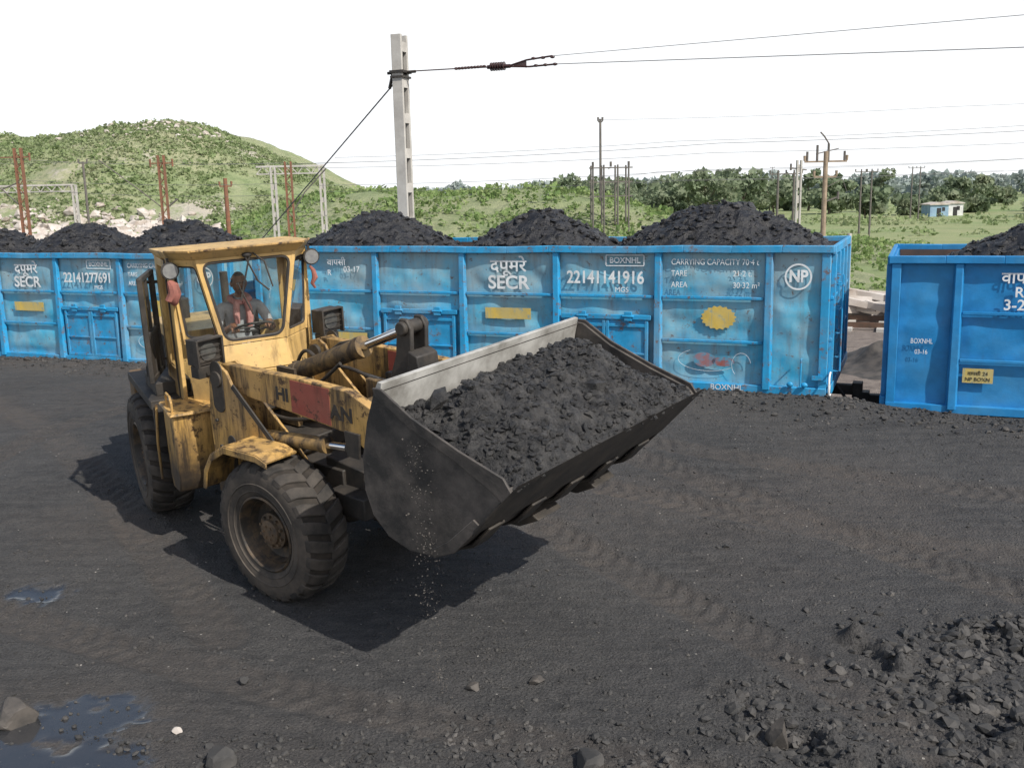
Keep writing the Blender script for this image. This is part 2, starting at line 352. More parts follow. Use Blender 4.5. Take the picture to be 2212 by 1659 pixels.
def groundmat():
    m,nt,b=newmat('coal_yard_ground')
    pos=N(nt,'ShaderNodeTexCoord').outputs['Object']
    at=N(nt,'ShaderNodeVertexColor');at.layer_name='zone'
    sp=N(nt,'ShaderNodeSeparateColor');nt.links.new(at.outputs[0],sp.inputs[0])
    green,wet,brown=sp.outputs[0],sp.outputs[1],sp.outputs[2]
    n1=noise(nt,pos,.7,6,.6);n2=noise(nt,pos,7,8,.7);n3=noise(nt,pos,60,5,.7);n4=noise(nt,pos,1,7,.65,(1.5,11,1),.55)
    c=mix(nt,mr(nt,n1,.35,.65),(.040,.0395,.040),(.066,.064,.063))
    c=mix(nt,mr(nt,n4,.42,.68,0,.75),c,(.092,.089,.086))
    c=mix(nt,mr(nt,n2,.45,.7,0,.8),c,(.090,.086,.083))
    c=mix(nt,mr(nt,n3,.5,.68,0,.85),c,(.014,.014,.015))
    c=mix(nt,mr(nt,n3,.42,.30,0,.6),c,(.14,.135,.13))
    c=mix(nt,math_(nt,'MULTIPLY',brown,mr(nt,n2,.3,.6,.1,.5)),c,(.096,.081,.070))
    vo=N(nt,'ShaderNodeTexVoronoi');vo.inputs['Scale'].default_value=13;nt.links.new(pos,vo.inputs['Vector'])
    sepc=N(nt,'ShaderNodeSeparateColor');nt.links.new(vo.outputs['Color'],sepc.inputs[0])
    sel=math_(nt,'MULTIPLY',math_(nt,'LESS_THAN',vo.outputs['Distance'],.11),math_(nt,'GREATER_THAN',sepc.outputs[0],.93))
    c=mix(nt,sel,c,(.34,.32,.29))
    g=mix(nt,mr(nt,noise(nt,pos,.05,6,.65),.38,.62),(.20,.27,.11),(.30,.31,.16))
    g=mix(nt,mr(nt,noise(nt,pos,.5,8,.7,(.5,1.5,1)),.5,.75),g,(.14,.20,.075))
    bal=mix(nt,mr(nt,noise(nt,pos,3,8,.75),.35,.65),(.26,.22,.19),(.14,.115,.10))
    far=mr(nt,green,.0,.5);c=mix(nt,far,c,bal);c=mix(nt,mr(nt,green,.5,1.),c,g)
    c=mix(nt,math_(nt,'MULTIPLY',wet,.8),c,(.022,.025,.030))
    nt.links.new(c,b.inputs['Base Color'])
    nt.links.new(mr(nt,wet,0,.9,.85,.08),b.inputs['Roughness'])
    nt.links.new(mr(nt,wet,0,.9,.35,1.0),b.inputs['Specular IOR Level'])
    v2=N(nt,'ShaderNodeTexVoronoi');v2.inputs['Scale'].default_value=38;nt.links.new(pos,v2.inputs['Vector'])
    hsum=math_(nt,'ADD',math_(nt,'MULTIPLY',n2,.5),math_(nt,'MULTIPLY',n3,.6))
    hsum=math_(nt,'SUBTRACT',hsum,math_(nt,'MULTIPLY',v2.outputs['Distance'],.3))
    bn=bump(nt,b,hsum,.7,.04)
    nt.links.new(mr(nt,wet,0,.8,1.0,.02),bn.inputs['Strength'])
    return m
M['ground']=groundmat()
g=fastmesh('ground',V,F,'ground',smooth=True)
ca=g.data.color_attributes.new('zone','FLOAT_COLOR','POINT')
grn=np.where(gn>.5,.5,0)*1.;grn=grn+.5*sst(0,1,((gn-24)/6)+(fbm(GX*.3,GY*.3,3,31)-.5)*2)*(gn>8)
edge=np.exp(-((gn+.6)/.9)**2)*(gn<.2)*sst(-1,-4,GX)
brn=np.clip(rm*.8+edge*1.3+sst(.45,.7,fbm(GX*.35,GY*.5,3,44))*.7,0,1.6)
dat=np.stack([grn.ravel(),pudm.ravel()*(gn.ravel()<0),brn.ravel(),np.ones(grn.size)],1).astype(np.float32)
ca.data.foreach_set('color',dat.ravel())
def scatter(n,fx,fy,smin,smax,p=3.):
    X=fx(n);Y=fy(n);s=smin+(smax-smin)*rng.random(n)**p
    h,nn,_=ground_h(X,Y);k=nn<-.05
    h=h+rutfield(X,Y)[0]
    return np.stack([X,Y,h+s*.12],1)[k],s[k]
Ps=[];Ss=[]
def addsc(*a,**k):
    p,s=scatter(*a,**k);Ps.append(p);Ss.append(s)
addsc(14000,lambda n:rng.uniform(-5,5.5,n),lambda n:5.0+8*rng.random(n)**1.4,.003,.022,6)
addsc(3000,lambda n:rng.normal(0.0,1.5,n),lambda n:rng.normal(5.6,.3,n),.004,.034,5)
addsc(1600,lambda n:rng.normal(3.1,.35,n),lambda n:rng.normal(6.2,.6,n),.005,.060,5)
addsc(1100,lambda n:rng.normal(4.2,.4,n),lambda n:rng.normal(7.05,.2,n),.006,.075,4)
addsc(900,lambda n:rng.normal(1.8,.25,n),lambda n:rng.normal(5.9,.45,n),.005,.050,5)
addsc(500,lambda n:rng.normal(-.3,.25,n),lambda n:rng.normal(7.0,.4,n),.005,.018,3)
xx=rng.uniform(-17,12,7000);nn=-np.abs(rng.normal(0,.5,7000))-.08
X=OX+TX*xx+NX*nn;Y=OY+TY*xx+NY*nn;s=.008+.045*rng.random(7000)**5;h,_,_=ground_h(X,Y)
Ps.append(np.stack([X,Y,h+s*.2],1));Ss.append(s)
V,F=rocks(np.concatenate(Ps),np.concatenate(Ss));fastmesh('coal_gravel',V,F,'stone')
def bigrock(name,x,y,s,sc=(1,1,.7),mat='stone',seed=1):
    import bmesh
    bm=bmesh.new();bmesh.ops.create_icosphere(bm,subdivisions=3,radius=1)
    r=random.Random(seed);pl=[(Vector((r.gauss(0,1),r.gauss(0,1),r.gauss(0,1))).normalized(),r.uniform(.45,.85)) for _ in range(14)]
    for v in bm.verts:
        for n_,d in pl:
            k=v.co.dot(n_)-d
            if k>0:v.co-=n_*k
        v.co*=s
        v.co.x*=sc[0];v.co.y*=sc[1];v.co.z*=sc[2]
    me=bpy.data.meshes.new(name);bm.to_mesh(me);bm.free();me.materials.append(M[mat])
    o=bpy.data.objects.new(name,me);COL.objects.link(o);h,_,_=ground_h(np.array([x]),np.array([y]))
    o.location=(x,y,float(h[0])+s*sc[2]*.3);o.rotation_euler=(0,0,seed);return o
M['rockm']=simple('rock_face',(.095,.083,.072),(.035,.033,.031),4,.4,.65,rough=.7,bst=.6,bsc=22)
bigrock('rock',-3.50,6.2,.17,(1.1,1,.8),'rockm',seed=3)
bigrock('rock',.13,6.58,.075,(1.2,.9,.55),'rockm',seed=4)
bigrock('rock',-.33,6.5,.065,(1,.9,.7),'rockm',seed=5)
bigrock('rock',1.66,5.72,.13,(.8,.8,1.4),'rockm',seed=6)
bigrock('rock',.42,5.48,.12,(1.3,.9,.9),seed=8)
bigrock('rock',-1.9,5.6,.12,(.9,.9,1.1),seed=9)
bigrock('rock',-2.05,6.7,.05,seed=10)
bigrock('rock',2.05,9.0,.045,seed=11)
for (x_,y_,s_,sd_) in ((2.35,6.75,.06,14),(3.0,6.6,.07,15),(3.35,5.95,.08,16),(4.15,7.2,.09,17),(2.9,7.05,.06,18),(3.2,6.3,.06,19),(4.4,7.0,.07,20),(3.8,7.3,.06,21),(1.75,6.1,.06,22),(1.55,6.35,.05,23)): bigrock('rock',x_,y_,s_,seed=sd_)
bigrock('white_stone',-2.3,5.98,.045,(1.2,.8,.6),'paleconc',seed=12)
# ---------------------------------------------------------------- text
def text(body,size,loc,mat,parent,rot=(math.pi/2,0,0),align='CENTER',bold=.0,sx=1,name=None):
    cu=bpy.data.curves.new('lettering','FONT');cu.body=body;cu.size=size;cu.align_x=align;cu.align_y='CENTER';cu.offset=bold;cu.extrude=.0015
    cu.materials.append(M[mat]);o=bpy.data.objects.new(name or 'lettering',cu);COL.objects.link(o);o.parent=parent
    o.location=loc;o.rotation_euler=rot;o.scale=(sx,1,1);return o
# ---------------------------------------------------------------- wagons
LW,WW,HW=9.9,3.1,2.12
ribs=[-.85-1.64*i for i in range(6)]
def wagon(origin,paintm,ribm,heaps,num,kind,seed):
    R=Matrix(((TX,NX,0),(TY,NY,0),(0,0,1))).to_4x4();R.translation=Vector(origin)
    e=empty('coal_wagon',R)
    amp=1.0 if kind!='new' else .55
    def side(y,sgn,name,sd):
        xs=np.arange(-LW+.02,-.01,.045);zs=np.arange(.06,HW-.04,.045);X,Z=np.meshgrid(xs,zs)
        fr=np.full_like(X,9.)
        for r in ribs: fr=np.minimum(fr,np.abs(X-r))
        for zz in (1.35,.70,.06,2.06): fr=np.minimum(fr,np.abs(Z-zz))
        d=sst(.04,.25,fr)*((fbm(X*1.3+sd,Z*1.6,3,seed+sd)-.5)*.15+(fbm(X*2.6,Z*3.1,2,seed+3)-.5)*.07*sst(.5,.65,fbm(X*.9,Z*.9,2,seed+7))-.05*np.abs(fbm(X*1.7,Z*1.7,2,seed+9)-.5))*amp
        lo=-.045
        d=np.where(sgn*d<lo+.02,lo+.02+.02*np.tanh((sgn*d-lo-.02)/.03),sgn*d)*1.
        Y=y+d
        I=np.arange(X.size).reshape(X.shape)
        V=np.stack([X.ravel(),Y.ravel(),Z.ravel()],1)
        return fastmesh(name,V,grid(I),paintm,e,smooth=True)
    side(.03,1,'near_side_plate',0);side(WW-.03,1,'far_side_plate',5)
    b=B()
    b.b2(-.03,-.0,.0,WW,.0,HW-.06);b.b2(-LW,-LW+.03,.0,WW,.0,HW-.06)
    b.obj('end_plates',paintm,e,.004)
    b=B();b.b2(-LW+.04,-.04,.14,WW-.14,.05,.2);b.b2(-LW+.04,-.04,.12,.125,.2,HW-.08);b.b2(-LW+.04,-.04,WW-.125,WW-.12,.2,HW-.08)
    b.obj('floor_and_inner_wall','inside',e)
    b=B();rr=random.Random(seed)
    for sy,y0 in ((-1,0.),(1,WW)):
        y1=y0+sy*.085
        for r in ribs:
            b.add([(r-.075,y0+sy*.001,.02),(r+.075,y0+sy*.001,.02),(r+.05,y1+sy*.02,.02),(r-.05,y1+sy*.02,.02),(r-.065,y0+sy*.001,HW-.1),(r+.065,y0+sy*.001,HW-.1),(r+.045,y1-sy*.03,HW-.1),(r-.045,y1-sy*.03,HW-.1)],
                  [(0,1,5,4),(1,2,6,5),(2,3,7,6),(3,0,4,7),(0,3,2,1),(4,5,6,7)])
        for x in (-.06,-LW+.06): b.b2(x-.06,x+.06,y0-.0,y0+sy*.055,.0,HW-.1)
        xs=[-LW-.04+(LW+.08)*i/14 for i in range(15)];zo=[0]+[rr.uniform(-.012,.008)*amp for _ in range(13)]+[0]
        for i in range(14):
            p=((xs[i]),(y0-sy*.06+y1)/2,HW-.05+zo[i]);q=(xs[i+1],(y0-sy*.06+y1)/2,HW-.05+zo[i+1]);b.beam(p,q,.145,.1)
        b.b2(-LW,0,min(y0-sy*.05,y0+sy*.07),max(y0-sy*.05,y0+sy*.07),-.04,.075)
        edges=[0]+ribs+[-LW]
        for i in range(len(edges)-1):
            xa,xb=edges[i]-(.07 if i else .12),edges[i+1]+(.07 if i<len(edges)-2 else .12)
            if i in (0,6): continue
            b.b2(xb,xa,min(y0,y0+sy*.045),max(y0,y0+sy*.045),1.33,1.375)
            if i not in (2,4): b.b2(xb,xa,min(y0,y0+sy*.045),max(y0,y0+sy*.045),.68,.725)
    for x,sx in ((0,1),(-LW,-1)):
        b.b2(min(x,x+sx*.06),max(x,x+sx*.06),-.02,WW+.02,HW-.12,HW-.003)
        b.b2(min(x,x+sx*.08),max(x,x+sx*.08),.0,WW,.0,.14)
        for y in (.12,.85,1.55,2.25,2.98): b.b2(min(x,x+sx*.07),max(x,x+sx*.07),y-.05,y+.05,.14,HW-.12)
        for z in (.75,1.35): b.b2(min(x,x+sx*.05),max(x,x+sx*.05),.06,WW-.06,z,z+.05)
    b.obj('ribs_and_coping',ribm,e,.008)
    b=B()
    for i in (2,4):
        xa,xb=ribs[i-1]-.1,ribs[i]+.1
        b.b2(xb,xa,-.075,-.0,1.0,1.07)
        b.b2(xb+.04,xa-.04,-.035,-.005,.08,1.0)
        for x in (xa-.07,(xa+xb)/2-.03,(xa+xb)/2+.03,xb+.07): b.b2(x-.025,x+.025,-.065,-.035,.08,.98)
        b.b2(xb+.05,xa-.05,-.062,-.035,.88,.93);b.b2(xb+.05,xa-.05,-.062,-.035,.08,.13);b.b2(xb+.05,xa-.05,-.06,-.035,.45,.48)
        for x in (xb+.35,xa-.35):
            b.b2(x-.06,x+.06,-.11,-.075,.98,1.12);b.cyl((x-.09,-.1,1.05),(x+.09,-.1,1.05),.022,n=8)
    b.obj('side_doors',ribm,e,.005)
    b=B();b.b2(-LW+.1,-.1,1.3,1.8,-.35,.05)
    b.b2(-LW-.0,-.0,.3,.5,-.2,.0);b.b2(-LW-.0,0,WW-.5,WW-.3,-.2,.0)
    for cx in (-1.6,-LW+1.6):
        for y in (.5,2.6): b.prism([(cx-1.15,-.55),(cx-.5,-.35),(cx+.5,-.35),(cx+1.15,-.55),(cx+.6,-.75),(cx-.6,-.75)],y-.07,y+.07)
        b.b2(cx-.2,cx+.2,.5,2.6,-.6,-.35)
        for dx in (-1,1):
            b.cyl((cx+dx,.45,-.6),(cx+dx,2.65,-.6),.07,n=12)
            for y,s in ((.73,-1),(2.37,1)):
                b.cyl((cx+dx,y-.06,-.6),(cx+dx,y+.06,-.6),.44,n=28);b.cyl((cx+dx,y+(-.085 if s>0 else .085)-.02,-.6),(cx+dx,y+(-.085 if s>0 else .085)+.02,-.6),.475,n=28)
    for x,s in ((0,1),(-LW,-1)):
        b.beam((x-s*.1,1.55,-.22),(x+s*.36,1.55,-.22),.14,.16);b.box((x+s*.35,1.55,-.22),(.15,.24,.24))
        b.tube([(x+s*.02,1.2,-.05),(x+s*.2,1.2,-.3),(x+s*.35,1.3,-.38)],.025)
    b.obj('underframe_and_bogies','black',e,.01)
    b=B()
    b.b2(-.2,-.05,-.09,-.06,.2,.26);b.tube([(-.35,-.06,.1),(-.35,-.14,.1),(-.35,-.14,.5),(-.35,-.06,.5)],.012)
    b.tube([(.07,.2,.3),(.16,.2,.3),(.16,.2,1.7),(.07,.2,1.7)],.012)
    for z in (.5,.85,1.2,1.55): b.tube([(.07,.25,z),(.13,.25,z),(.13,.6,z),(.07,.6,z)],.012)
    for x in (-.5,-.3): b.ell((x,-.1,.12),(.05,.03,.04))
    b.prism([(-.55,-.04),(-.35,-.04),(-.4,-.16),(-.5,-.16)],-.06,-.02)
    b.obj('steps_and_brackets',ribm,e)
    hb_=B();ringp=[(.05+.0*a,-.02+.19*math.cos(a),.12+.19*math.sin(a)) for a in np.linspace(0,2*math.pi,25)];hb_.tube(ringp,.014,6)
    for a in (0,2.1,4.2): hb_.tube([(.05,-.02,.12),(.05,-.02+.19*math.cos(a),.12+.19*math.sin(a))],.01,5)
    hb_.obj('brake_wheel','white',e)
    xs=np.arange(-LW+.06,-.05,.045);ys=np.arange(.13,WW-.12,.045);X,Y=np.meshgrid(xs,ys)
    Z=np.full_like(X,HW-.30)
    for (cx,hw,ht) in heaps:
        d=np.sqrt(((X-cx)/hw)**2+((Y-1.55)/1.5)**2)
        Z=np.maximum(Z,HW-.30+(ht+.30)*np.clip(1.12-d**1.25,0,1.0)**.8)
    edge=np.minimum(np.minimum(Y-.12,WW-.12-Y),np.minimum(X+LW-.05,-.05-X));Z=np.minimum(Z,HW-.1+edge*1.0)
    Z=Z+(fbm(X*3+seed,Y*3,3,seed)-.5)*.16+(fbm(X*9,Y*9,2,seed)-.5)*.10
    I=np.arange(X.size).reshape(X.shape)
    V=np.stack([X.ravel(),Y.ravel(),Z.ravel()],1);F=grid(I)
    F=np.concatenate([F[:,[0,1,2]],F[:,[0,2,3]]])
    k=rng.choice(len(V),3200);P=V[k]+rng.uniform(-.02,.02,(3200,3))
    P=P[P[:,1]>.2]
    rv,rf=rocks(P,.015+.085*rng.random(len(P))**4)
    fastmesh('coal_load',np.concatenate([V,rv]),np.concatenate([F,rf+len(V)]),'coalw',e)
    y=-.022
    def bay(i): return (ribs[i-1]+ribs[i])/2
    if kind!='new':
        text('दपूमरे',.27,(bay(3),y-.0,1.80),'white',e,bold=.004,sx=1.1);text('SECR',.30,(bay(3),y,1.53),'white',e,bold=.006,sx=1.05)
        text(num,.27,(bay(2)-.02,y,1.63),'white',e,bold=.005,sx=.84)
        text('BOXNHL',.12,(bay(2)+.3,y,1.90),'white',e,bold=.002)
        fr=B();cx=bay(2)+.3
        for z in (1.82,1.98): fr.b2(cx-.3,cx+.3,y-.002,y+.001,z-.007,z+.007)
        for x in (cx-.3,cx+.3): fr.b2(x-.007,x+.007,y-.002,y+.001,1.827,1.973)
        fr.obj('lettering_frame','white',e,smooth=False)
        text('MGS',.11,(bay(2)+.25,y,1.45),'white',e)
        text('CARRYING CAPACITY 70·4 t',.125,(bay(1)-.62,y,1.88),'white',e,align='LEFT',sx=.82)
        text('TARE',.12,(bay(1)-.62,y,1.71),'white',e,align='LEFT',sx=.85);text('21·2 t.',.12,(bay(1)+.3,y,1.71),'white',e,align='LEFT',sx=.9)
        text('AREA',.12,(bay(1)-.62,y,1.54),'white',e,align='LEFT',sx=.85);text('30·32 m²',.12,(bay(1)+.3,y,1.54),'white',e,align='LEFT',sx=.9)
        text('वापसी',.16,(bay(5)+.05,y,1.84),'white',e);text('R',.14,(bay(5)-.1,y,1.66),'white',e);text('03-17',.14,(bay(5)+.35,y,1.72),'white',e)
        text('NP',.24,(-.44,y-.005,1.68),'white',e,bold=.008,sx=.85)
        rb=B();
        n=40
        for i in range(n):
            a=2*math.pi*i/n;c=2*math.pi*(i+1)/n
            rb.quad(*[(-.44+r*math.cos(t),y-.006,1.68+r*math.sin(t)) for r,t in ((.165,a),(.19,a),(.19,c),(.165,c))])
        rb.obj('mark_ring','white',e,smooth=False)
        text('BOXNHL',.12,(bay(1)+.25,-.073,.02),'white',e)
        mk=B();dd=[(bay(1)+.1+.25*(1+.07*math.sin(a*18))*math.cos(a),y,1.06+.17*(1+.07*math.sin(a*18))*math.sin(a)) for a in np.linspace(0,2*math.pi,72,endpoint=False)]
        mk.add(dd,[tuple(range(71,-1,-1))]);mk.b2(bay(3)-.42,bay(3)+.38,y-.003,y,.95,1.13);mk.b2(bay(5)-.1,bay(5)+.6,y-.003,y,.45,.63)
        mk.obj('yellow_markings','yellowmark',e,smooth=False)
        mk=B()
        for (cx,cz,rx,rz) in ((bay(1)-.1,.42,.17,.11),(bay(1)+.18,.40,.17,.07)):
            mk.add([(cx+rx*math.cos(a),y,cz+rz*math.sin(a)) for a in np.linspace(0,2*math.pi,24,endpoint=False)],[tuple(range(23,-1,-1))])
        mk.obj('red_markings','redmark',e,smooth=False)
        sc=B();sc.tube([(bay(1)-.05+.45*math.cos(a),y,.42+.17*math.sin(a)) for a in np.linspace(2.2,5.6,20)],.003,n=4)
        sc.tube([(bay(1)+.45+.14*math.cos(a),y,.36+.18*math.sin(a)) for a in np.linspace(.2,4,14)],.003,n=4);sc.obj('chalk_marks','white',e)
    else:
        xc=ribs[5]+.76
        text('वापसी',.21,(xc,y,1.83),'white',e,bold=.003);text('R',.19,(xc-.02,y,1.64),'white',e,bold=.003);text('3-2018',.20,(xc+.08,y,1.47),'white',e,bold=.003)
        text('BOXNHL',.1,(ribs[5]-.42,y,.95),'white',e,sx=.7);text('03-16',.09,(ribs[5]-.42,y,.8),'white',e,sx=.8)
        mk=B();mk.b2(ribs[5]+.12,ribs[5]+.5,y-.003,y,.40,.60);mk.obj('yellow_markings','yellowmark',e,smooth=False)
        text('वापसी 24',.07,(ribs[5]+.31,y-.006,.53),'black',e);text('NP BOXN',.07,(ribs[5]+.31,y-.006,.45),'black',e)
    return e
wagon((4.55,13.8,.6),'blue','bluerib',[(-8.2,1.5,.5),(-4.95,1.35,.5),(-1.85,1.75,.56)],'22141141916','old',3)
wagon((-5.22,17.91,.47),'blue','bluerib',[(-2.2,1.5,.52),(-4.85,1.2,.50),(-7.8,1.3,.45)],'22141277691','old',11)
wagon((14.42,9.65,.46),'bluenew','bluenew',[(-7.3,1.9,.5),(-3,1.5,.5)],'','new',23)
wagon((-15.1,22.05,.42),'blue','bluerib',[(-2.2,1.5,.4),(-6,1.5,.48)],'22141277702','old',31)
# ---------------------------------------------------------------- rails
def track(n0,name):
    b=B();a,c=-70,60
    for n in (n0-.84,n0+.84):
        p=trackpt(a,n,-.47);q=trackpt(c,n,-.47);b.beam(p,q,.07,.16)
    for i in range(int((c-a)/.9)):
        x=a+i*.9;b.beam(trackpt(x,n0-1.3,-.6),trackpt(x,n0+1.3,-.6),.22,.14,m=1)
    b.obj(name,['rail','concrete'],smooth=False)
track(1.55,'railway_track');track(16.8,'railway_track');track(21.5,'railway_track')
# ================================================================ LOADER
Fv=Vector((.785,-.61,-.061)).normalized();Lv=Vector((.61,.785,.0785));Lv=(Lv-Fv*Lv.dot(Fv)).normalized();Uv=Fv.cross(Lv)
Mf=Matrix((Fv,Lv,Uv)).transposed().to_4x4();Mf.translation=Vector((-1.57,8.93,.080))
LD=empty('wheel_loader',Mf)
FR=empty('front_frame',Matrix.Identity(4),LD)
MR=Matrix.Translation((-1.25,0,0))@Matrix.Rotation(math.radians(-22),4,'Z')
RR=empty('rear_frame',MR,LD)
def wheel(parent,x,ysgn,name,rz=0):
    c=(x,ysgn*.795,.655);s=ysgn
    e=empty(name,Matrix.Translation(c)@Matrix.Rotation(rz,4,'Y'),parent)
    sw=[(.325,.17),(.36,.205),(.42,.225),(.50,.232),(.565,.225),(.600,.208)]
    b=B().lathe([(r,y*s) for r,y in sw],n=72).lathe([(r,-y*s) for r,y in sw],n=72)
    b.lathe([(.600,.208),(.625,.17),(.632,.08),(.634,0),(.632,-.08),(.625,-.17),(.600,-.208)],n=72,m=1)
    for rr_ in (.40,.47):
        b.lathe([(rr_-.008,(.218 if rr_<.45 else .229)*s),(rr_,(.226 if rr_<.45 else .237)*s),(rr_+.008,(.222 if rr_<.45 else .231)*s)],n=72)
    b.obj('tyre_carcass',['rubber','groove'],e,sharp=60)
    b=B();NL=24
    path=[(.0,.634,.654),(.07,.632,.659),(.14,.628,.657),(.185,.612,.645),(.215,.585,.612),(.226,.555,.570)]
    for k in range(NL):
        for side in (-1,1):
            a0=2*math.pi*(k+(.5 if side>0 else 0))/NL
            vs=[]
            for (y,r0,r1) in path:
                sk=(y/.22)*.13
                hw=.092+.008*(y/.2)
                for rr,dw in ((r0-.02,hw),(r1,hw*.84)):
                    for sg in (-1,1):
                        t=a0+sk+sg*dw
                        vs.append((rr*math.cos(t),side*(y+(.010 if rr==r1 and y>.2 else 0))-side*.01,rr*math.sin(t)))
            f=[]
            for i in range(len(path)-1):
                o=i*4;p=o+4
                f+=[(o+2,o+3,p+3,p+2),(o,o+2,p+2,p),(o+3,o+1,p+1,p+3)]
            f+=[(0,1,3,2),(20,22,23,21)]
            b.add(vs,f)
    b.obj('tread_lugs','tread',e,.008,sharp=30)
    b=B().lathe([(r,y*s) for r,y in [(.345,.19),(.352,.205),(.335,.215),(.322,.20),(.315,.16),(.30,.12),(.285,.13),(.275,.09),(.262,.06),(.24,.05),(.17,.045),(.165,.10),(.0,.10)]],n=56)
    b.lathe([(.33,-.2*s),(.30,-.1*s),(.2,-.08*s),(0,-.08*s)],n=40)
    b.obj('rim','rim',e)
    b=B().lathe([(r,y*s) for r,y in [(.165,.095),(.165,.115),(.14,.12),(.115,.125),(.11,.155),(.09,.165),(0,.165)]],n=32)
    for i in range(10):
        a=2*math.pi*i/10;b.cyl((.138*math.cos(a),.11*s,.138*math.sin(a)),(.138*math.cos(a),.145*s,.138*math.sin(a)),.014,n=6)
    for i in range(6):
        a=2*math.pi*i/6+.2;b.cyl((.06*math.cos(a),.16*s,.06*math.sin(a)),(.06*math.cos(a),.178*s,.06*math.sin(a)),.012,n=6)
    b.obj('hub','hub',e)
wheel(FR,0,-1,'front_wheel_near',.3);wheel(FR,0,1,'front_wheel_far',.7);wheel(RR,-1.2,-1,'rear_wheel_near',.1);wheel(RR,-1.2,1,'rear_wheel_far',.5)
b=B().cyl((0,-.62,.655),(0,.62,.655),.12,n=20).ell((0,0,.655),(.24,.22,.24));b.obj('front_axle','black',FR)
b=B().cyl((-1.2,-.62,.655),(-1.2,.62,.655),.12,n=20).ell((-1.2,0,.655),(.24,.22,.24));b.obj('rear_axle','black',RR)
b=B();b.b2(-1.0,.35,-.36,.36,.72,1.12);b.prism([(.1,.6),(.55,.75),(.6,1.15),(.1,1.2)],-.33,.33);b.b2(-1.28,-.95,-.22,.22,.65,.85);b.b2(-1.28,-.95,-.22,.22,1.1,1.28)
b.cyl((-1.25,0,.55),(-1.25,0,1.4),.06);b.b2(.3,.75,-.5,.5,.78,.98);b.b2(-.9,-.2,-.3,.3,1.12,1.28);b.obj('front_chassis','black',FR,.012)
tower=[(-1.02,.72),(-1.05,1.45),(-1.0,1.84),(-.94,1.96),(-.84,1.99),(-.74,1.94),(-.66,1.80),(-.12,1.36),(.10,1.16),(.12,.85),(-.1,.72)]
b=B()
for s in (-1,1):
    b.prism(tower,s*.685-.015,s*.685+.015);b.prism(tower,s*.50-.015,s*.50+.015)
    b.b2(-1.0,-.96,min(s*.515,s*.67),max(s*.515,s*.67),.8,1.7)
b.obj('lift_arm_towers','yel',FR,.006)
b=B()
for s in (-1,1):
    b.beam((-.66,s*.70,1.82),(.10,s*.70,1.17),.05,.018,up=(0,1,0))
    b.cyl((-.87,s*.73,1.855),(-.87,s*.45,1.855),.075,n=20);b.cyl((-.45,s*.72,1.30),(-.45,s*.45,1.30),.06,n=16)
    for (cx,z0,z1,w) in ((-.87,1.62,1.94,.085),(-.74,1.02,1.28,.055)):
        pts=[(cx+w*math.cos(a),(z1 if math.sin(a)>=0 else z0)+w*math.sin(a)) for a in np.linspace(0,2*math.pi,20,endpoint=False)]
        b.prism(pts,s*.706-.006,s*.706+.006)
    for (x,z) in ((-.93,1.45),(-.9,1.2),(-.9,.98),(-.6,1.1),(-.5,.95),(-.3,.95)): b.cyl((x,s*.70,z),(x,s*.722,z),.018,n=8)
b.obj('tower_pins','black',FR,.003)
b=B()
for s in (-1,1):
    y0,y1=(-1.03,-.70) if s<0 else (.70,1.03)
    pts=[(.16,1.36),(.02,1.40),(-.42,1.385),(-.62,1.27),(-.74,1.10),(-.78,.92)]
    for (p,q) in zip(pts[:-1],pts[1:]):
        dx,dz=q[0]-p[0],q[1]-p[1];l=math.hypot(dx,dz);nx,nz=-dz/l*.012,dx/l*.012
        b.prism([(p[0]-nx,p[1]-nz),(q[0]-nx,q[1]-nz),(q[0]+nx,q[1]+nz),(p[0]+nx,p[1]+nz)],y0,y1)
    yo=-1.03 if s<0 else 1.03
    b.prism([(.16,1.36),(.02,1.40),(-.42,1.385),(-.62,1.27),(-.74,1.10),(-.78,.92),(-.74,.92),(-.70,1.08),(-.60,1.22),(-.42,1.325),(.02,1.34),(.16,1.31)],yo-.008,yo+.008)
    b.beam((-.1,s*.66,1.2),(-.15,s*.95,1.36),.05,.03)
b.obj('front_fenders','yel',FR,.004)
arm=[(-.99,1.93),(-.87,1.985),(.2,2.01),(.78,2.0),(1.05,1.90),(1.28,1.62),(1.44,1.36),(1.42,1.20),(1.30,1.16),(1.18,1.24),(1.0,1.50),(.80,1.63),(.3,1.67),(-.25,1.71),(-.93,1.745),(-1.0,1.83)]
b=B()
for s in (-1,1): b.prism(arm,s*.595-.045,s*.595+.045)
b.obj('lift_arms','yel',FR,.008)
b=B()
for s in (-1,1):
    b.prism([(.08,1.70),(.57,1.665),(.57,1.985),(.08,1.985)],s*.642-.003,s*.642+.003)
    b.prism([(.08,1.70),(.57,1.665),(.57,1.985),(.08,1.985)],s*.548-.003,s*.548+.003)
b.obj('red_arm_panels','redpaint',FR)
text('HI',.16,(-.04,-.643,1.83),'black',FR,bold=.006,sx=1.1);text('AN',.17,(.705,-.643,1.79),'black',FR,bold=.006,sx=1.1)
b=B().cyl((.62,-.55,1.72),(.62,.55,1.72),.09,n=20)
b.b2(.5,.74,-.16,-.08,1.55,1.95);b.b2(.5,.74,.08,.16,1.55,1.95);b.obj('arm_cross_tube','dirtyel',FR,.01)
b=B()
bc=[(.86,2.40),(.90,2.52),(.98,2.52),(1.03,2.44),(1.02,2.2),(.97,1.95),(1.06,1.62),(1.02,1.42),(.92,1.42),(.78,1.75),(.76,2.0),(.84,2.2)]
for y in (-.09,.09): b.prism(bc,y-.022,y+.022)
b.cyl((.94,-.15,2.44),(.94,.15,2.44),.06,n=18);b.cyl((.86,-.17,1.85),(.86,.17,1.85),.07,n=18);b.cyl((.97,-.15,1.48),(.97,.15,1.48),.05,n=16)
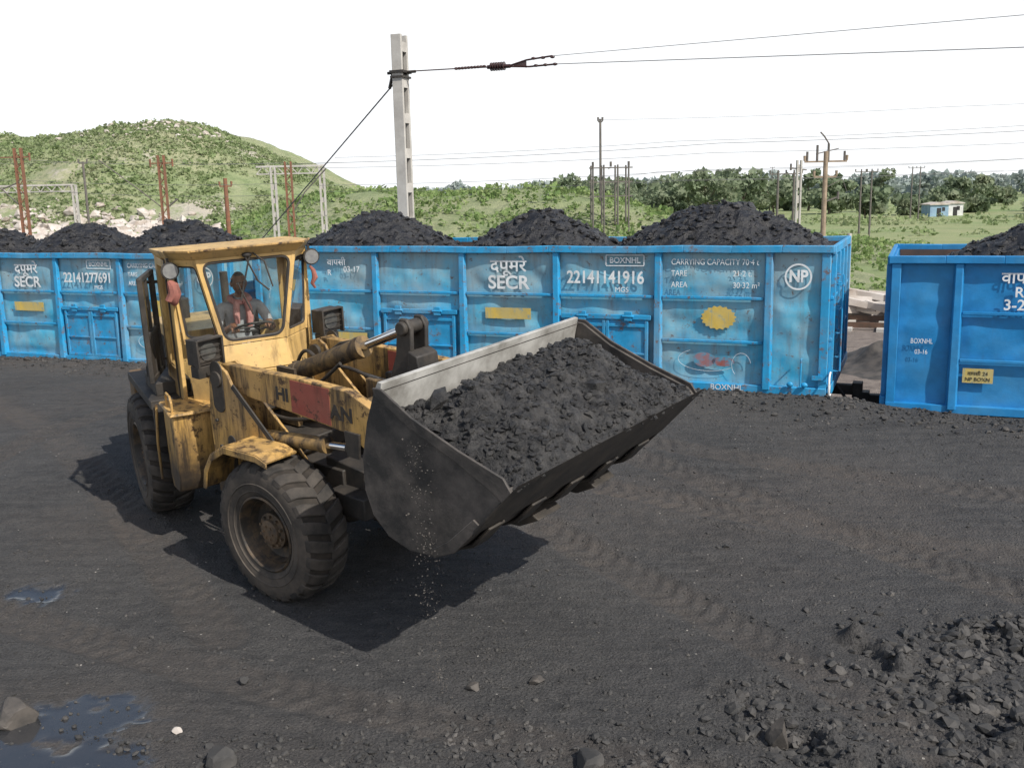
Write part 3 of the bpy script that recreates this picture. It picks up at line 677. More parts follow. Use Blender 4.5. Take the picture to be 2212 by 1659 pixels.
b.beam((.97,0,1.48),(1.60,0,1.66),.08,.1)
b.prism([(1.0,2.26),(1.10,2.22),(1.12,2.08),(1.04,2.02),(.98,2.08)],-.13,.13)
b.obj('bellcrank_and_link','black',FR,.012)
b=B().cyl((-.58,0,1.80),(.30,0,2.165),.088,n=24).cyl((.26,0,2.148),(.34,0,2.18),.10,n=24).cyl((-.64,0,1.775),(-.54,0,1.815),.10,n=20)
b.b2(-.75,-.5,-.12,-.07,1.3,1.86);b.b2(-.75,-.5,.07,.12,1.3,1.86)
for s in (-1,1): b.cyl((-.45,s*.595,1.36),(.42,s*.595,1.455),.065,n=20).cyl((.38,s*.595,1.45),(.46,s*.595,1.458),.075,n=20)
b.obj('hydraulic_barrels','dirtyel',FR)
b=B().cyl((.33,0,2.176),(.90,0,2.415),.042,n=20)
for s in (-1,1): b.cyl((.45,s*.595,1.458),(.74,s*.595,1.488),.035,n=16)
b.obj('hydraulic_rods','chrome',FR)
b=B().cyl((.85,0,2.39),(.94,0,2.44),.065,n=16)
for s in (-1,1):
    b.cyl((.71,s*.595,1.485),(.80,s*.595,1.494),.05,n=14);b.cyl((.83,s*.53,1.50),(.83,s*.66,1.50),.055,n=16)
    b.prism([(.76,1.44),(.90,1.44),(.92,1.66),(.74,1.66)],s*.54-.012,s*.54+.012);b.prism([(.76,1.44),(.90,1.44),(.92,1.66),(.74,1.66)],s*.65-.012,s*.65+.012)
b.obj('rod_eyes','black',FR,.005)
b=B()
for (p,q,sg,y) in (((-.95,.2,1.5),(-.45,.1,1.95),.2,0),((-.95,-.15,1.5),(.15,-.12,2.02),-.12,0),((-.95,.1,1.4),(-.3,-.14,1.78),.1,0),((-.9,-.4,1.3),(-.4,-.5,1.45),.15,0),((-.9,-.3,1.2),(.3,-.5,1.4),-.15,0),((-1.5,.2,1.2),(-.7,.2,1.25),.2,0),((-1.5,-.2,1.2),(-.7,-.2,1.2),.15,0),((-.9,-.42,1.6),(.2,-.45,1.62),-.1,0),((-.95,.3,1.6),(.1,.4,1.7),.15,0)):
    p=Vector(p);q=Vector(q);b.tube([p.lerp(q,t)+Vector((0,0,sg*math.sin(math.pi*t))) for t in np.linspace(0,1,12)],.018)
b.tube([(-.35,.1,1.95),(-.1,.12,2.12),(.2,.1,2.2),(.25,.06,2.16)],.015)
b.b2(-.95,-.78,-.25,.3,1.45,1.72);b.b2(-.93,-.8,-.4,-.28,1.5,1.66)
b.obj('hydraulic_hoses','black',FR)
b=B();l=B();br=B()
for s,y in ((-1,-.66),(1,.84)):
    x=-1.10;b.b2(x-.07,x+.07,y-.13,y+.13,1.96,2.20);b.b2(x+.06,x+.12,y-.145,y-.125,1.95,2.21);b.b2(x+.06,x+.12,y+.125,y+.145,1.95,2.21);b.b2(x+.06,x+.12,y-.13,y+.13,2.195,2.215)
    for i in range(3): b.b2(x+.095,x+.103,y-.12,y+.12,2.01+i*.06,2.017+i*.06)
    b.b2(x-.05,x+.07,y-.12,y+.1,1.84,1.95)
    l.cyl((x+.07,y,2.08),(x+.08,y,2.08),.085,n=24);br.beam((x-.02,y,1.86),(-.95,s*.6,1.78),.05,.03);br.beam((x,y-.1,1.85),(x,y+.1,1.85),.04,.04)
b.obj('head_lamp_housings','black',FR,.008)
M['lampdark']=simple('dusty_lamp',(.10,.10,.09),(.05,.05,.05),10,rough=.3);l.obj('head_lamp_lenses','lampdark',FR);br.obj('head_lamp_brackets','yel',FR)
# ---- bucket
BK=empty('bucket',Matrix.Translation((.15,.015,.045))@Matrix.Translation((1.5,0,2.2))@Matrix.Rotation(math.radians(-3),4,'Y')@Matrix.Translation((-1.5,0,-2.2)),FR)
BW=.965
sh=[(1.60,2.28),(1.49,2.03),(1.41,1.75),(1.40,1.50),(1.46,1.32),(1.60,1.18),(1.80,1.115),(2.02,1.12),(2.22,1.20),(2.48,1.45),(2.76,1.735)]
def offs(poly,d):
    out=[]
    for i,p in enumerate(poly):
        a=poly[max(i-1,0)];c=poly[min(i+1,len(poly)-1)];dx,dz=c[0]-a[0],c[1]-a[1];l=math.hypot(dx,dz);out.append((p[0]-dz/l*d,p[1]+dx/l*d))
    return out
inn=offs(sh,.03)
b=B()
for i in range(len(sh)-1):
    b.prism([sh[i],sh[i+1],inn[i+1],inn[i]],-1.285*BW,1.285*BW)
b.obj('bucket_shell','bucket',BK,0,sharp=40)
side=[sh[0]]+[p for p in sh[1:]]+[(2.70,1.80),(2.35,1.93),(1.95,2.10),(1.68,2.27)]
b=B()
for s in (-1,1): b.prism(side,s*1.295*BW-.014,s*1.295*BW+.014)
b.obj('bucket_sides','bucket',BK,.004)
b=B()
for s in (-1,1):
    yy=s*(1.295*BW+.023)
    b.prism([(2.78,1.74),(2.72,1.83),(2.35,1.96),(1.95,2.13),(1.68,2.30),(1.60,2.30),(1.62,2.24),(1.93,2.05),(2.32,1.88),(2.62,1.72),(2.70,1.66)],yy-.01,yy+.01)
    b.prism([(2.05,1.12),(2.25,1.205),(2.50,1.45),(2.44,1.49),(2.2,1.28),(2.03,1.18)],yy-.01,yy+.01)
b.obj('side_cutters','bucket',BK,.004)
b=B();b.prism([(1.575,2.29),(1.60,2.33),(1.64,2.325),(1.555,1.98),(1.50,1.85),(1.47,1.86)],-1.27*BW,1.27*BW);b.obj('spill_guard','steel',BK,.004)
b=B();b.prism([(2.42,1.365),(2.80,1.755),(2.84,1.80),(2.44,1.415)],-1.33*BW,1.33*BW);b.obj('cutting_edge','black',BK,.004)
b=B()
for y in (-1.0,-.5,0,.5,1.0): b.prism([(1.78,1.115),(2.03,1.11),(2.23,1.19),(2.40,1.355),(2.42,1.34),(2.25,1.165),(2.04,1.09),(1.8,1.095)],y-.09,y+.09)
for y in (-.69,-.50,.50,.69,-.13,.13):
    b.prism([(1.42,1.75),(1.40,1.3),(1.6,1.14),(1.30,1.08),(1.12,1.2),(1.18,1.62)] ,y-.02,y+.02)
b.cyl((1.22,-.72,1.22),(1.22,-.47,1.22),.05);b.cyl((1.22,.47,1.22),(1.22,.72,1.22),.05)
for y in (-.25,.55): b.prism([(1.75,1.11),(2.10,1.11),(2.20,1.05),(2.0,.96),(1.8,.96)],y,y+.32)
b.obj('wear_plates_and_hinges','black',BK,.01)
us=np.linspace(-1.275*BW,1.275*BW,190);vs=np.linspace(0,1,106);U,W=np.meshgrid(us,vs)
P0=np.array([1.53,2.03]);P1=np.array([2.80,1.765])
XX=P0[0]+(P1[0]-P0[0])*W;ZZ=P0[1]+(P1[1]-P0[1])*W
edge=np.clip(1-np.abs(U)/(1.275*BW),0,1)
hump=(.25*np.sin(np.pi*np.clip(W,0,1))**.75)*sst(0,.45,edge)*(.75+.5*fbm(U*1.4,W*1.5,2,77))-.03*sst(.12,0,edge)
hump=hump+.10*np.exp(-((U-.55)/.5)**2-((W-.40)/.25)**2)+.08*np.exp(-((U+.6)/.35)**2-((W-.35)/.22)**2)
nz=(fbm(U*4+3,W*5,3,51)-.5)*.13+(fbm(U*11,W*13,3,52)-.5)*.08+(fbm(U*30,W*34,2,53)-.5)*.035
ZZ=ZZ+hump+nz*sst(0,.06,edge)*sst(0,.05,1-W)
XX=XX+(fbm(U*9,W*9,2,61)-.5)*.04*(1-W)*W*4
I=np.arange(U.size).reshape(U.shape)
V=np.stack([XX.ravel(),U.ravel(),ZZ.ravel()],1)
F=grid(I)[:,::-1];F=np.concatenate([F[:,[0,1,2]],F[:,[0,2,3]]])
k=rng.choice(len(V),9000);P=V[k]+rng.uniform(-.01,.01,(9000,3));P=P[np.abs(P[:,1])<1.2];sz=.003+.040*rng.random(len(P))**8
rv,rf=rocks(P,sz)
big=np.array([(1.84,-.88,2.15),(2.25,-.1,2.09),(2.42,.25,2.0),(1.9,.35,2.2),(2.3,.8,2.04),(2.05,.98,2.07),(1.8,0,2.16),(2.0,-.6,2.16)]);bv,bf=rocks(big,np.array([.12,.06,.12,.06,.09,.08,.05,.06]),1)
fastmesh('coal_load',np.concatenate([V,rv,bv]),np.concatenate([F,rf+len(V),bf+len(V)+len(rv)]),'coal',BK)
n=520;t=rng.random(n)
P=np.stack([2.0+rng.normal(0,.06,n)+.12*t,-1.32-.08*t+rng.normal(0,.03,n),1.98-2.0*t**1.2],1)
rv,rf=rocks(P,.002+.006*rng.random(n)**2,1);fastmesh('spilling_coal',rv,rf,'rockm',BK)
# ---- rear frame
b=B();b.b2(-2.5,-.25,-.38,.38,.72,1.15);b.b2(-.3,.05,-.2,.2,.68,.84);b.b2(-.3,.05,-.2,.2,1.08,1.25);b.obj('rear_chassis','black',RR,.012)
b=B()
for s in (-1,1):
    y0,y1=(-.93,-.36) if s<0 else (.36,.93)
    b.b2(-1.75,-.46,y0,y1,1.40,1.43)
    b.b2(-1.75,-.46,s*.93-.012,s*.93+.012,1.34,1.43)
    b.prism([(-.5,1.41),(-.46,1.41),(-.42,.95),(-.46,.95)],y0,y1)
    b.b2(-1.2,-.62,min(s*.5,s*.85),max(s*.5,s*.85),1.43,1.56)
b.obj('rear_fenders','black',RR,.006)
b=B()
for s in (-1,1):
    y0,y1=(-.86,-.40) if s<0 else (.40,.86)
    b.prism([(-.30,1.42),(.16,1.42),(.16,.78),(.06,.62),(-.22,.58),(-.30,.7)],y0,y1)
    b.b2(-.34,.20,min(s*.38,s*.89),max(s*.38,s*.89),1.42,1.455)
b.obj('side_tanks','yel',RR,.02)
b=B();b.tube([(.12,-.85,1.45),(.12,-.85,1.55),(.07,-.85,1.6),(-.08,-.85,1.6),(-.13,-.85,1.55),(-.13,-.85,1.45)],.012)
b.tube([(-.42,-.90,1.40),(-.42,-.93,1.0),(-.42,-.93,.62)],.013)
b.obj('steps_and_handle','yel',RR)
b=B();b.prism([(-1.00,1.2),(-1.00,1.95),(-2.5,1.85),(-2.62,1.78),(-2.65,1.2)],-.48,.48);b.b2(-2.75,-2.45,-.8,.8,.85,1.2);b.obj('engine_hood','yelclean',RR,.02)
b=B()
for i in range(9): b.b2(-2.3+i*.09,-2.26+i*.09,-.492,-.485,1.35,1.75);b.b2(-2.3+i*.09,-2.26+i*.09,.485,.492,1.35,1.75)
b.b2(-2.665,-2.655,-.4,.4,1.3,1.75);b.cyl((-1.9,.25,1.85),(-1.9,.25,2.4),.045);b.cyl((-2.15,-.2,1.82),(-2.15,-.2,2.1),.08)
b.tube([(-.95,-.85,1.56),(-.95,-.85,1.66),(-.90,-.85,1.70),(-.82,-.85,1.66),(-.82,-.85,1.56)],.016)
b.obj('hood_grilles_exhaust','black',RR)
# cab
MC=Matrix.Translation((-.0,.02,-.01))
CB=empty('cab',MC,RR)
XB=-.90
FT=lambda s:Vector((.02,s*.47,2.87));FB=lambda s:Vector((.06,s*.31,2.03))
ST=lambda s:Vector((-.24,s*.66,2.86));SB=lambda s:Vector((-.22,s*.60,2.03))
fr=B();gl=B();pn=B();sl=B()
def rounded(q,k,rad,npc=7):
    c=sum(q,Vector())/4;P=[p.lerp(c,k) for p in q];out=[]
    for i in range(4):
        p=P[i];a=P[i-1];d=P[(i+1)%4];r1=rad/(a-p).length;r2=rad/(d-p).length
        s0=p.lerp(a,r1);s1=p.lerp(d,r2)
        for t in np.linspace(0,1,npc): out.append(s0*(1-t)**2+p*2*t*(1-t)+s1*t*t)
    return out
def windowpanel(q,k,rad,seal=.014):
    q=[Vector(p) for p in q];n_=(q[1]-q[0]).cross(q[3]-q[0]).normalized()
    o=rounded(q,0,.004);i_=rounded(q,k,rad);m=len(o)
    for sg in (.012,-.012):
        fr.add([p+n_*sg for p in o]+[p+n_*sg for p in i_],[(a,(a+1)%m,m+(a+1)%m,m+a) for a in range(m)])
    fr.add([p+n_*.012 for p in i_]+[p-n_*.012 for p in i_],[(a,(a+1)%m,m+(a+1)%m,m+a) for a in range(m)])
    gl.add(i_,[tuple(range(m))])
    sl.tube([p for p in i_+[i_[0]]],seal,n=6)
windowpanel([FT(-1),FT(1),FB(1),FB(-1)],.09,.10,.018)
windowpanel([ST(-1),FT(-1),FB(-1),SB(-1)],.16,.05)
windowpanel([FT(1),ST(1),SB(1),FB(1)],.16,.05)
for s in (-1,1): fr.beam(FT(s),FB(s),.03,.03);fr.beam(ST(s),SB(s),.04,.04)
def plate(bb,pts,th=.012):
    pts=[Vector(p) for p in pts];n_=(pts[1]-pts[0]).cross(pts[2]-pts[0]).normalized()*th
    m=len(pts);bb.add([p+n_ for p in pts]+[p-n_ for p in pts],[tuple(range(m)),tuple(range(2*m-1,m-1,-1))]+[((i+1)%m,i,m+i,m+(i+1)%m) for i in range(m)])
for s in (-1,1):
    plate(pn,[FB(s)+Vector((0,0,-.01)),SB(s)+Vector((0,0,-.01)),(-.22,s*.58,1.40),(.10,s*.35,1.40)])
    pn.b2(-.36,-.235,s*.66-.02,s*.66+.02,1.3,2.86)
    pn.b2(XB,XB+.09,s*.66-.02,s*.66+.02,1.3,2.82)
    pn.b2(XB+.091,-.361,s*.66-.02,s*.66+.02,2.74,2.82)
plate(pn,[FB(-1)+Vector((0,0,-.01)),FB(1)+Vector((0,0,-.01)),(.13,.35,1.76),(.13,-.35,1.76)]);plate(pn,[(.13,-.35,1.755),(.13,.35,1.755),(.10,.35,1.40),(.10,-.35,1.40)])
pn.b2(XB-.02,XB,-.66,.66,1.3,2.0);pn.b2(XB-.02,XB,-.66,.66,2.74,2.80);pn.b2(XB-.02,XB,-.66,-.57,2.0,2.74);pn.b2(XB-.02,XB,.57,.66,2.0,2.74)
pn.b2(XB+.091,-.361,.645,.675,1.3,2.0)
pn.b2(XB+.091,-.361,-.675,-.645,1.3,1.72)
pn.b2(XB,.08,-.62,.62,1.3,1.34)
gl.quad((XB-.01,-.57,2.0),(XB-.01,.57,2.0),(XB-.01,.57,2.74),(XB-.01,-.57,2.74));gl.quad((XB+.09,.66,2.0),(-.36,.66,2.0),(-.36,.66,2.74),(XB+.09,.66,2.74))
fr.obj('window_frames','yelclean',CB,0);gl.obj('glazing','glass',CB,smooth=False);pn.obj('cab_panels','yelclean',CB,.006)
sl.b2(-.40,-.365,-.69,-.645,1.4,2.84);sl.b2(-.40,-.365,.645,.69,1.4,2.84)
sl.tube([(.07,.02,2.86),(.075,-.06,2.6),(.08,-.1,2.45)],.009);sl.tube([(.07,-.02,2.86),(.075,.08,2.62),(.08,.18,2.52)],.009);sl.tube([(.08,-.12,2.62),(.085,.0,2.30)],.007);sl.tube([(.06,.05,2.90),(.07,.16,2.8),(.075,.22,2.55)],.008);sl.ell((.06,.0,2.88),(.03,.05,.03))
sl.obj('seals_and_wipers','black',CB)
rf=B();out=[(.13,-.55),(-.20,-.71),(XB-.05,-.71),(XB-.05,.71),(-.20,.71),(.13,.55)];ou2=[(.04,-.49),(-.24,-.67),(XB-.02,-.67),(XB-.02,.67),(-.24,.67),(.04,.49)]
zt=lambda x:2.955+.085*(x-.13)/1.1
v=[(x,y,zt(x)) for x,y in out]+[(x,y,zt(x)-.075) for x,y in ou2]+[(x,y,zt(x)+.010) for x,y in out]+[(x*.93-.02,y*.93,zt(x)+.012) for x,y in out]
f=[(i,(i+1)%6,6+(i+1)%6,6+i) for i in range(6)]+[tuple(range(6,12))]+[(12+i,12+(i+1)%6,(i+1)%6,i) for i in range(6)]+[(18+i,18+(i+1)%6,12+(i+1)%6,12+i) for i in range(6)]+[tuple(range(23,17,-1))]
rf.add(v,f);rf.obj('roof','yelclean',CB,.005)
rf=B();rf.beam((.135,-.54,2.968),(.135,.54,2.968),.02,.02);rf.beam((.13,-.55,2.965),(-.20,-.71,2.94),.02,.02);rf.beam((.13,.55,2.965),(-.20,.71,2.94),.02,.02);rf.obj('roof_trim','yel',CB,.004)
db=B();dg=B();h=Vector((XB+.0,-.73,0));e2=Vector((XB+.50,-.93,0))
for z in (1.66,2.66): db.beam(h+Vector((0,0,z)),e2+Vector((0,0,z)),.04,.05)
for p in (h,e2): db.beam(p+Vector((0,0,1.64)),p+Vector((0,0,2.68)),.045,.05)
db.beam(h.lerp(e2,.55)+Vector((0,0,1.66)),h.lerp(e2,.55)+Vector((0,0,2.66)),.025,.025)
db.beam(h+Vector((0,0,2.1)),e2+Vector((0,0,2.1)),.03,.04)
plate(db,[h+Vector((0,0,1.66)),e2+Vector((0,0,1.66)),e2+Vector((0,0,2.08)),h+Vector((0,0,2.08))],.006)
dg.quad(h+Vector((0,0,2.12)),e2+Vector((0,0,2.12)),e2+Vector((0,0,2.64)),h+Vector((0,0,2.64)))
for z in (1.75,2.55): db.beam((XB,-.66,z),(h.x,h.y,z),.03,.03)
db.obj('door_frame','black',CB,.005);dg.obj('door_glass','glass',CB,smooth=False)
wl=B();wn=B();rg=B()
for s in (-1,1):
    y=s*.69;wl.cyl((-.22,y,2.77),(-.12,y,2.77),.055,.08,n=20);wl.cyl((-.12,y,2.77),(-.10,y,2.77),.083,n=20);wn.cyl((-.10,y,2.77),(-.092,y,2.77),.07,n=20)
    wl.beam((-.19,y,2.77),(-.19,y,2.88),.025,.025)
    rg.tube([(-.12,y-.02,2.68),(-.11,y+.01,2.63),(-.10,y+.02,2.56),(-.11,y-.01,2.50),(-.12,y+.02,2.45)],[.02,.055,.06,.065,.03] if s<0 else [.012,.022,.03,.02,.012],n=9)
wl.obj('work_lamps','black',CB);wn.obj('work_lamp_lenses','lens',CB)
M['rag']=simple('red_rag',(.36,.13,.10),(.22,.09,.07),12,rough=.95);rg.obj('rags','rag',CB)
DX=.10;DY=.06
it=B();it.b2(-.94+DX,-.52+DX,-.24,.24,1.62,1.72);it.box((-.93+DX,0,1.95),(.09,.46,.5),(0,-.12,0));it.b2(-.87+DX,-.57+DX,-.15,.15,1.34,1.62)
it.cyl((-.06,0,1.36),(-.23+DX,0,2.09),.035);it.b2(-.14,.0,-.28,.28,1.34,1.90)
R_=Matrix.Rotation(math.radians(-24),3,'Y');cw=Vector((-.27+DX,0,2.12))
ring=[cw+R_@Vector((.19*math.cos(a),.19*math.sin(a),0)) for a in np.linspace(0,2*math.pi,37)]
it.tube(ring,.013)
for a in (0.5,2.6,4.7): it.tube([cw,cw+R_@Vector((.19*math.cos(a),.19*math.sin(a),0))],.010)
it.obj('seat_and_steering_wheel','seat',CB,.01,matrix=Matrix.Translation((0,DY,0)))
# ---------------------------------------------------------------- driver
cw0=Vector((-.27,0,2.12))
MAN=empty('man',Mf@MR@MC@Matrix.Translation((DX,DY,0)))
J={'pel':((-.78,0,1.83),.15),'belly':((-.77,0,1.98),.145),'chest':((-.75,0,2.16),.155),'nb':((-.74,0,2.30),.085),'neck':((-.715,0,2.37),.055),'hd':((-.70,0,2.42),.05)}
for s,t in((1,'l'),(-1,'r')):
    J['sh'+t]=((-.75,s*.19,2.26),.068);J['ua'+t]=((-.68,s*.25,2.13),.055);J['el'+t]=((-.61,s*.28,2.00),.043);J['fa'+t]=((-.50,s*.235,2.06),.038);J['wr'+t]=((-.385,s*.185,2.13),.027)
    J['hip'+t]=((-.72,s*.11,1.80),.10);J['kn'+t]=((-.33,s*.15,1.83),.068);J['an'+t]=((-.27,s*.15,1.44),.045);J['to'+t]=((-.14,s*.16,1.385),.04)
E=[('pel','belly'),('belly','chest'),('chest','nb'),('nb','neck'),('neck','hd')]
for t in 'lr': E+=[('chest','sh'+t),('sh'+t,'ua'+t),('ua'+t,'el'+t),('el'+t,'fa'+t),('fa'+t,'wr'+t),('pel','hip'+t),('hip'+t,'kn'+t),('kn'+t,'an'+t),('an'+t,'to'+t)]
ks=list(J);me=bpy.data.meshes.new('body');me.from_pydata([J[k][0] for k in ks],[(ks.index(a),ks.index(c)) for a,c in E],[])
ob=bpy.data.objects.new('body_tmp',me);COL.objects.link(ob)
bpy.context.view_layer.objects.active=ob;ob.modifiers.new('s','SKIN')
if not me.skin_vertices: bpy.ops.mesh.customdata_skin_add()
for i,k in enumerate(ks):
    sv=me.skin_vertices[0].data[i];r=J[k][1];sv.radius=(r,r*.78) if k in('pel','belly','chest') else (r,r);sv.use_root=(k=='pel')
ss=ob.modifiers.new('ss','SUBSURF');ss.levels=2;ss.render_levels=2
dg_=bpy.context.evaluated_depsgraph_get();ev=ob.evaluated_get(dg_);bm_=bpy.data.meshes.new_from_object(ev)
for m in('shirt','skin','trouser'): bm_.materials.append(M[m])
def region(c):
    best=9;lab=0
    for a,d in E:
        p=Vector(J[a][0]);q=Vector(J[d][0]);u=q-p;t=max(0,min(1,(c-p).dot(u)/u.length_squared));di=(c-p-u*t).length/((J[a][1]+J[d][1])/2)
        if di<best:
            best=di
            if (a,d) in(('nb','neck'),('neck','hd')):lab=1
            elif a[:2]in('el','fa') or (a[:2]=='ua' and t>.5):lab=1
            elif a[:3]=='hip' or a[:2]in('kn','an') or (a=='pel' and d!='belly'):lab=2
            else:lab=0
    return lab
for p in bm_.polygons: p.material_index=region(p.center);p.use_smooth=True
bo=bpy.data.objects.new('body',bm_);COL.objects.link(bo);bo.parent=MAN
bpy.data.objects.remove(ob)
HC=Vector((-.685,0,2.50));nu,nv2=36,28;vs_=[];fs=[];mi=[]
for j in range(nv2+1):
    ph=math.pi*j/nv2
    for i in range(nu):
        t=2*math.pi*i/nu;x=math.sin(ph)*math.cos(t);y=math.sin(ph)*math.sin(t);z=math.cos(ph)
        X=.098*x;Y=.077*y;Z=.118*z
        if z<0:
            Y*=1-.28*(-z)**1.3
            if x>0: X*=1-.08*(-z);X+=.012*math.exp(-((z+.85)/.2)**2)
            else: X*=1-.35*(-z)
        fx=max(0,x)
        X+=.030*math.exp(-(y/.13)**2)*math.exp(-((z+.12)/.14)**2)*(fx>.3)
        X+=.008*math.exp(-(y/.5)**2)*math.exp(-((z-.22)/.08)**2)*(fx>.3)
        X-=.010*math.exp(-((abs(y)-.36)/.14)**2)*math.exp(-((z-.06)/.09)**2)*(fx>.3)
        X+=.009*math.exp(-(y/.3)**2)*math.exp(-((z+.42)/.05)**2)*(fx>.3)
        X+=.006*math.exp(-(y/.25)**2)*math.exp(-((z+.56)/.05)**2)*(fx>.3)
        vs_.append((HC.x+X,HC.y+Y,HC.z+Z))
for j in range(nv2):
    for i in range(nu):
        fs.append((j*nu+i,(j+1)*nu+i,(j+1)*nu+(i+1)%nu,j*nu+(i+1)%nu))
        c=Vector(vs_[j*nu+i])-HC;x,y,z=c.x/.098,c.y/.077,c.z/.118
        hair=(z>.72) or (x<-.05 and z>-.35) or (abs(y)>.85 and z>.2 and x<.3)
        mus=(x>.6 and abs(y)<.42 and -.46<z<-.33);brow=(x>.6 and .1<abs(y)<.6 and .2<z<.3)
        mi.append(1 if (hair or mus or brow) else 0)
mkmesh('head',vs_,fs,['skin','hair'],mi,True,MAN,sharp=80)
fe=B()
for s in(-1,1):
    fe.ell((HC.x+.081,s*.030,HC.z+.008),(.012,.014,.008),m=0);fe.ell((HC.x+.0905,s*.030,HC.z+.008),(.004,.006,.006),m=1)
    fe.ell((HC.x-.005,s*.078,HC.z-.005),(.018,.01,.032),m=2)
fe.obj('eyes_and_ears',['eyew','hair','skin'],MAN)
sc=B()
sc.tube([(-.72+.085*math.cos(a),.10*math.sin(a),2.335+.02*math.cos(a)*-1+.008*math.sin(3*a)) for a in np.linspace(0,2*math.pi,25)],.03)
sc.tube([(-.64,.04,2.33),(-.60,.055,2.25),(-.60,.06,2.15),(-.61,.05,2.04)],[.03,.036,.038,.03]);sc.tube([(-.64,-.05,2.33),(-.60,-.07,2.26),(-.60,-.075,2.18),(-.61,-.07,2.1)],[.03,.034,.034,.026])
sc.obj('scarf','scarf',MAN)
for s,t in((1,'l'),(-1,'r')):
    hd=B();w=Vector(J['wr'+t][0])
    gp=cw0+R_@Vector((-.015,.185*s,0))
    d=(gp-w).normalized();sd=d.cross(Vector((0,0,1))).normalized()*-s
    pc=w+d*.045+Vector((0,0,.010))
    hd.tube([w-d*.02,w+d*.015,pc,w+d*.085],[.024,.028,.038,.034],n=10)
    for k,(off,ln) in enumerate(((-.030,.9),(-.010,1.05),(.010,1.0),(.029,.8))):
        p0=w+d*.082+sd*off+Vector((0,0,.008))
        hd.tube([p0,p0+d*.026*ln+Vector((0,0,.006)),p0+d*.045*ln+Vector((0,0,-.012)),p0+d*.035*ln+Vector((0,0,-.034)),p0+d*.012*ln+Vector((0,0,-.042))],[.0105,.010,.0095,.009,.007],n=7)
    p0=w+d*.03-sd*.030
    hd.tube([p0,p0-sd*.018+d*.02,p0-sd*.02+d*.045+Vector((0,0,-.012)),p0-sd*.006+d*.06+Vector((0,0,-.02))],[.013,.012,.010,.008],n=7)
    hd.obj('hand','skin',MAN,sharp=70)
# ================================================================ BACKGROUND
def hill_h(X,Y):
    w=fbm(X*.03,Y*.03,3,71)-.5
    a=sst(0,1,(-8-X+w*8)/46)**.8
    b_=sst(0,1,(Y-100+w*14)/52);c=1-sst(185,260,Y)
    crest=13.8+2.4*np.exp(-((X+50)/13)**2)+.4*np.exp(-((X+70)/12)**2)-1.0*sst(-72,-100,X)
    h=crest*a*b_*c+(fbm(X*.09,Y*.09,4,72)-.5)*3.0*a*b_+(fbm(X*.5,Y*.5,3,73)-.5)*.9*a
    return h-.9
def gridmesh(name,xs,ys,fn,mat):
    X,Y=np.meshgrid(xs,ys);Z=fn(X,Y);I=np.arange(X.size).reshape(X.shape)
    return fastmesh(name,np.stack([X.ravel(),Y.ravel(),Z.ravel()],1),grid(I),mat,smooth=True)
def hillmat(name,pale):
    m,nt,b=newmat(name);pos=N(nt,'ShaderNodeTexCoord').outputs['Object']
    sz=N(nt,'ShaderNodeSeparateXYZ');nt.links.new(pos,sz.inputs[0])
    c=mix(nt,mr(nt,noise(nt,pos,.07,7,.65),.38,.62),(.22,.28,.125),(.33,.33,.20))
    c=mix(nt,mr(nt,noise(nt,pos,.6,8,.75),.48,.68),c,(.14,.19,.08))
    if pale:
        pz=math_(nt,'ADD',noise(nt,pos,.13,8,.72),mr(nt,sz.outputs[2],0,6,.13,0))
        c=mix(nt,mr(nt,pz,.58,.66,0,.85),c,(.48,.43,.37))
        pt=math_(nt,'ADD',noise(nt,pos,.2,8,.72),mr(nt,sz.outputs[2],13,16,0,.12))
        c=mix(nt,mr(nt,pt,.60,.68,0,.75),c,(.44,.38,.30))
    nt.links.new(c,b.inputs['Base Color']);b.inputs['Roughness'].default_value=.95;bump(nt,b,noise(nt,pos,1.2,7,.7),.7,.8);return m
M['hillm']=hillmat('grassy_hill',True);M['bankm']=hillmat('grassy_bank',False)
gridmesh('hill',np.linspace(-190,4,230),np.linspace(90,262,150),lambda X,Y:np.where((X>2)|(Y<92),-2,hill_h(X,Y)),'hillm')
n=32000;X=rng.uniform(-100,0,n);Y=100+70*rng.random(n);Z=hill_h(X,Y);k=(Z>-.4)&(fbm(X*.12,Y*.12,3,81)>.34);X,Y,Z=X[k],Y[k],Z[k]
R=.12+.5*rng.random(len(X))**3
V,F=leaves(np.stack([X,Y,Z+R*.2],1),np.stack([R*1.5,R*1.5,R*.6],1),7,R*.3+.07);fastmesh('hill_shrubs',V,F,'leafhill')
n=1500;X=rng.normal(-41,6.5,n);Y=rng.normal(108.5,3.5,n);X[:300]=rng.normal(-57,5,300);Z=hill_h(X,Y);Z=np.maximum(Z,-.6)
V,F=rocks(np.stack([X,Y,Z+.15],1),.15+.9*rng.random(n)**3);fastmesh('pale_rubble',V,F,'paleconc')
n=240;X=rng.normal(-50,7,n);Y=rng.normal(146,4,n);Z=hill_h(X,Y);V,F=rocks(np.stack([X,Y,Z+.05],1),.15+.4*rng.random(n)**2);fastmesh('crest_rubble',V,F,'paleconc')
def bank_h(X,Y):
    r=4.6*np.exp(-((X+4+.25*(Y-62))/15)**4)*sst(38,60,Y)*(1-sst(75,100,Y))
    r2=1.4*np.exp(-((X-14)/12)**2)*sst(48,70,Y)*(1-sst(80,110,Y))
    return np.maximum(r,r2)+(fbm(X*.2,Y*.2,4,91)-.5)*1.2*sst(40,55,Y)*np.exp(-((X)/28)**4)-.85
gridmesh('green_bank',np.linspace(-45,50,160),np.linspace(34,112,110),bank_h,'bankm')
n=11000;X=rng.uniform(-34,30,n);Y=rng.uniform(40,88,n);Z=bank_h(X,Y);k=(Z>-.5)&(fbm(X*.25,Y*.25,3,82)>.4);X,Y,Z=X[k],Y[k],Z[k];R=.08+.42*rng.random(len(X))**3
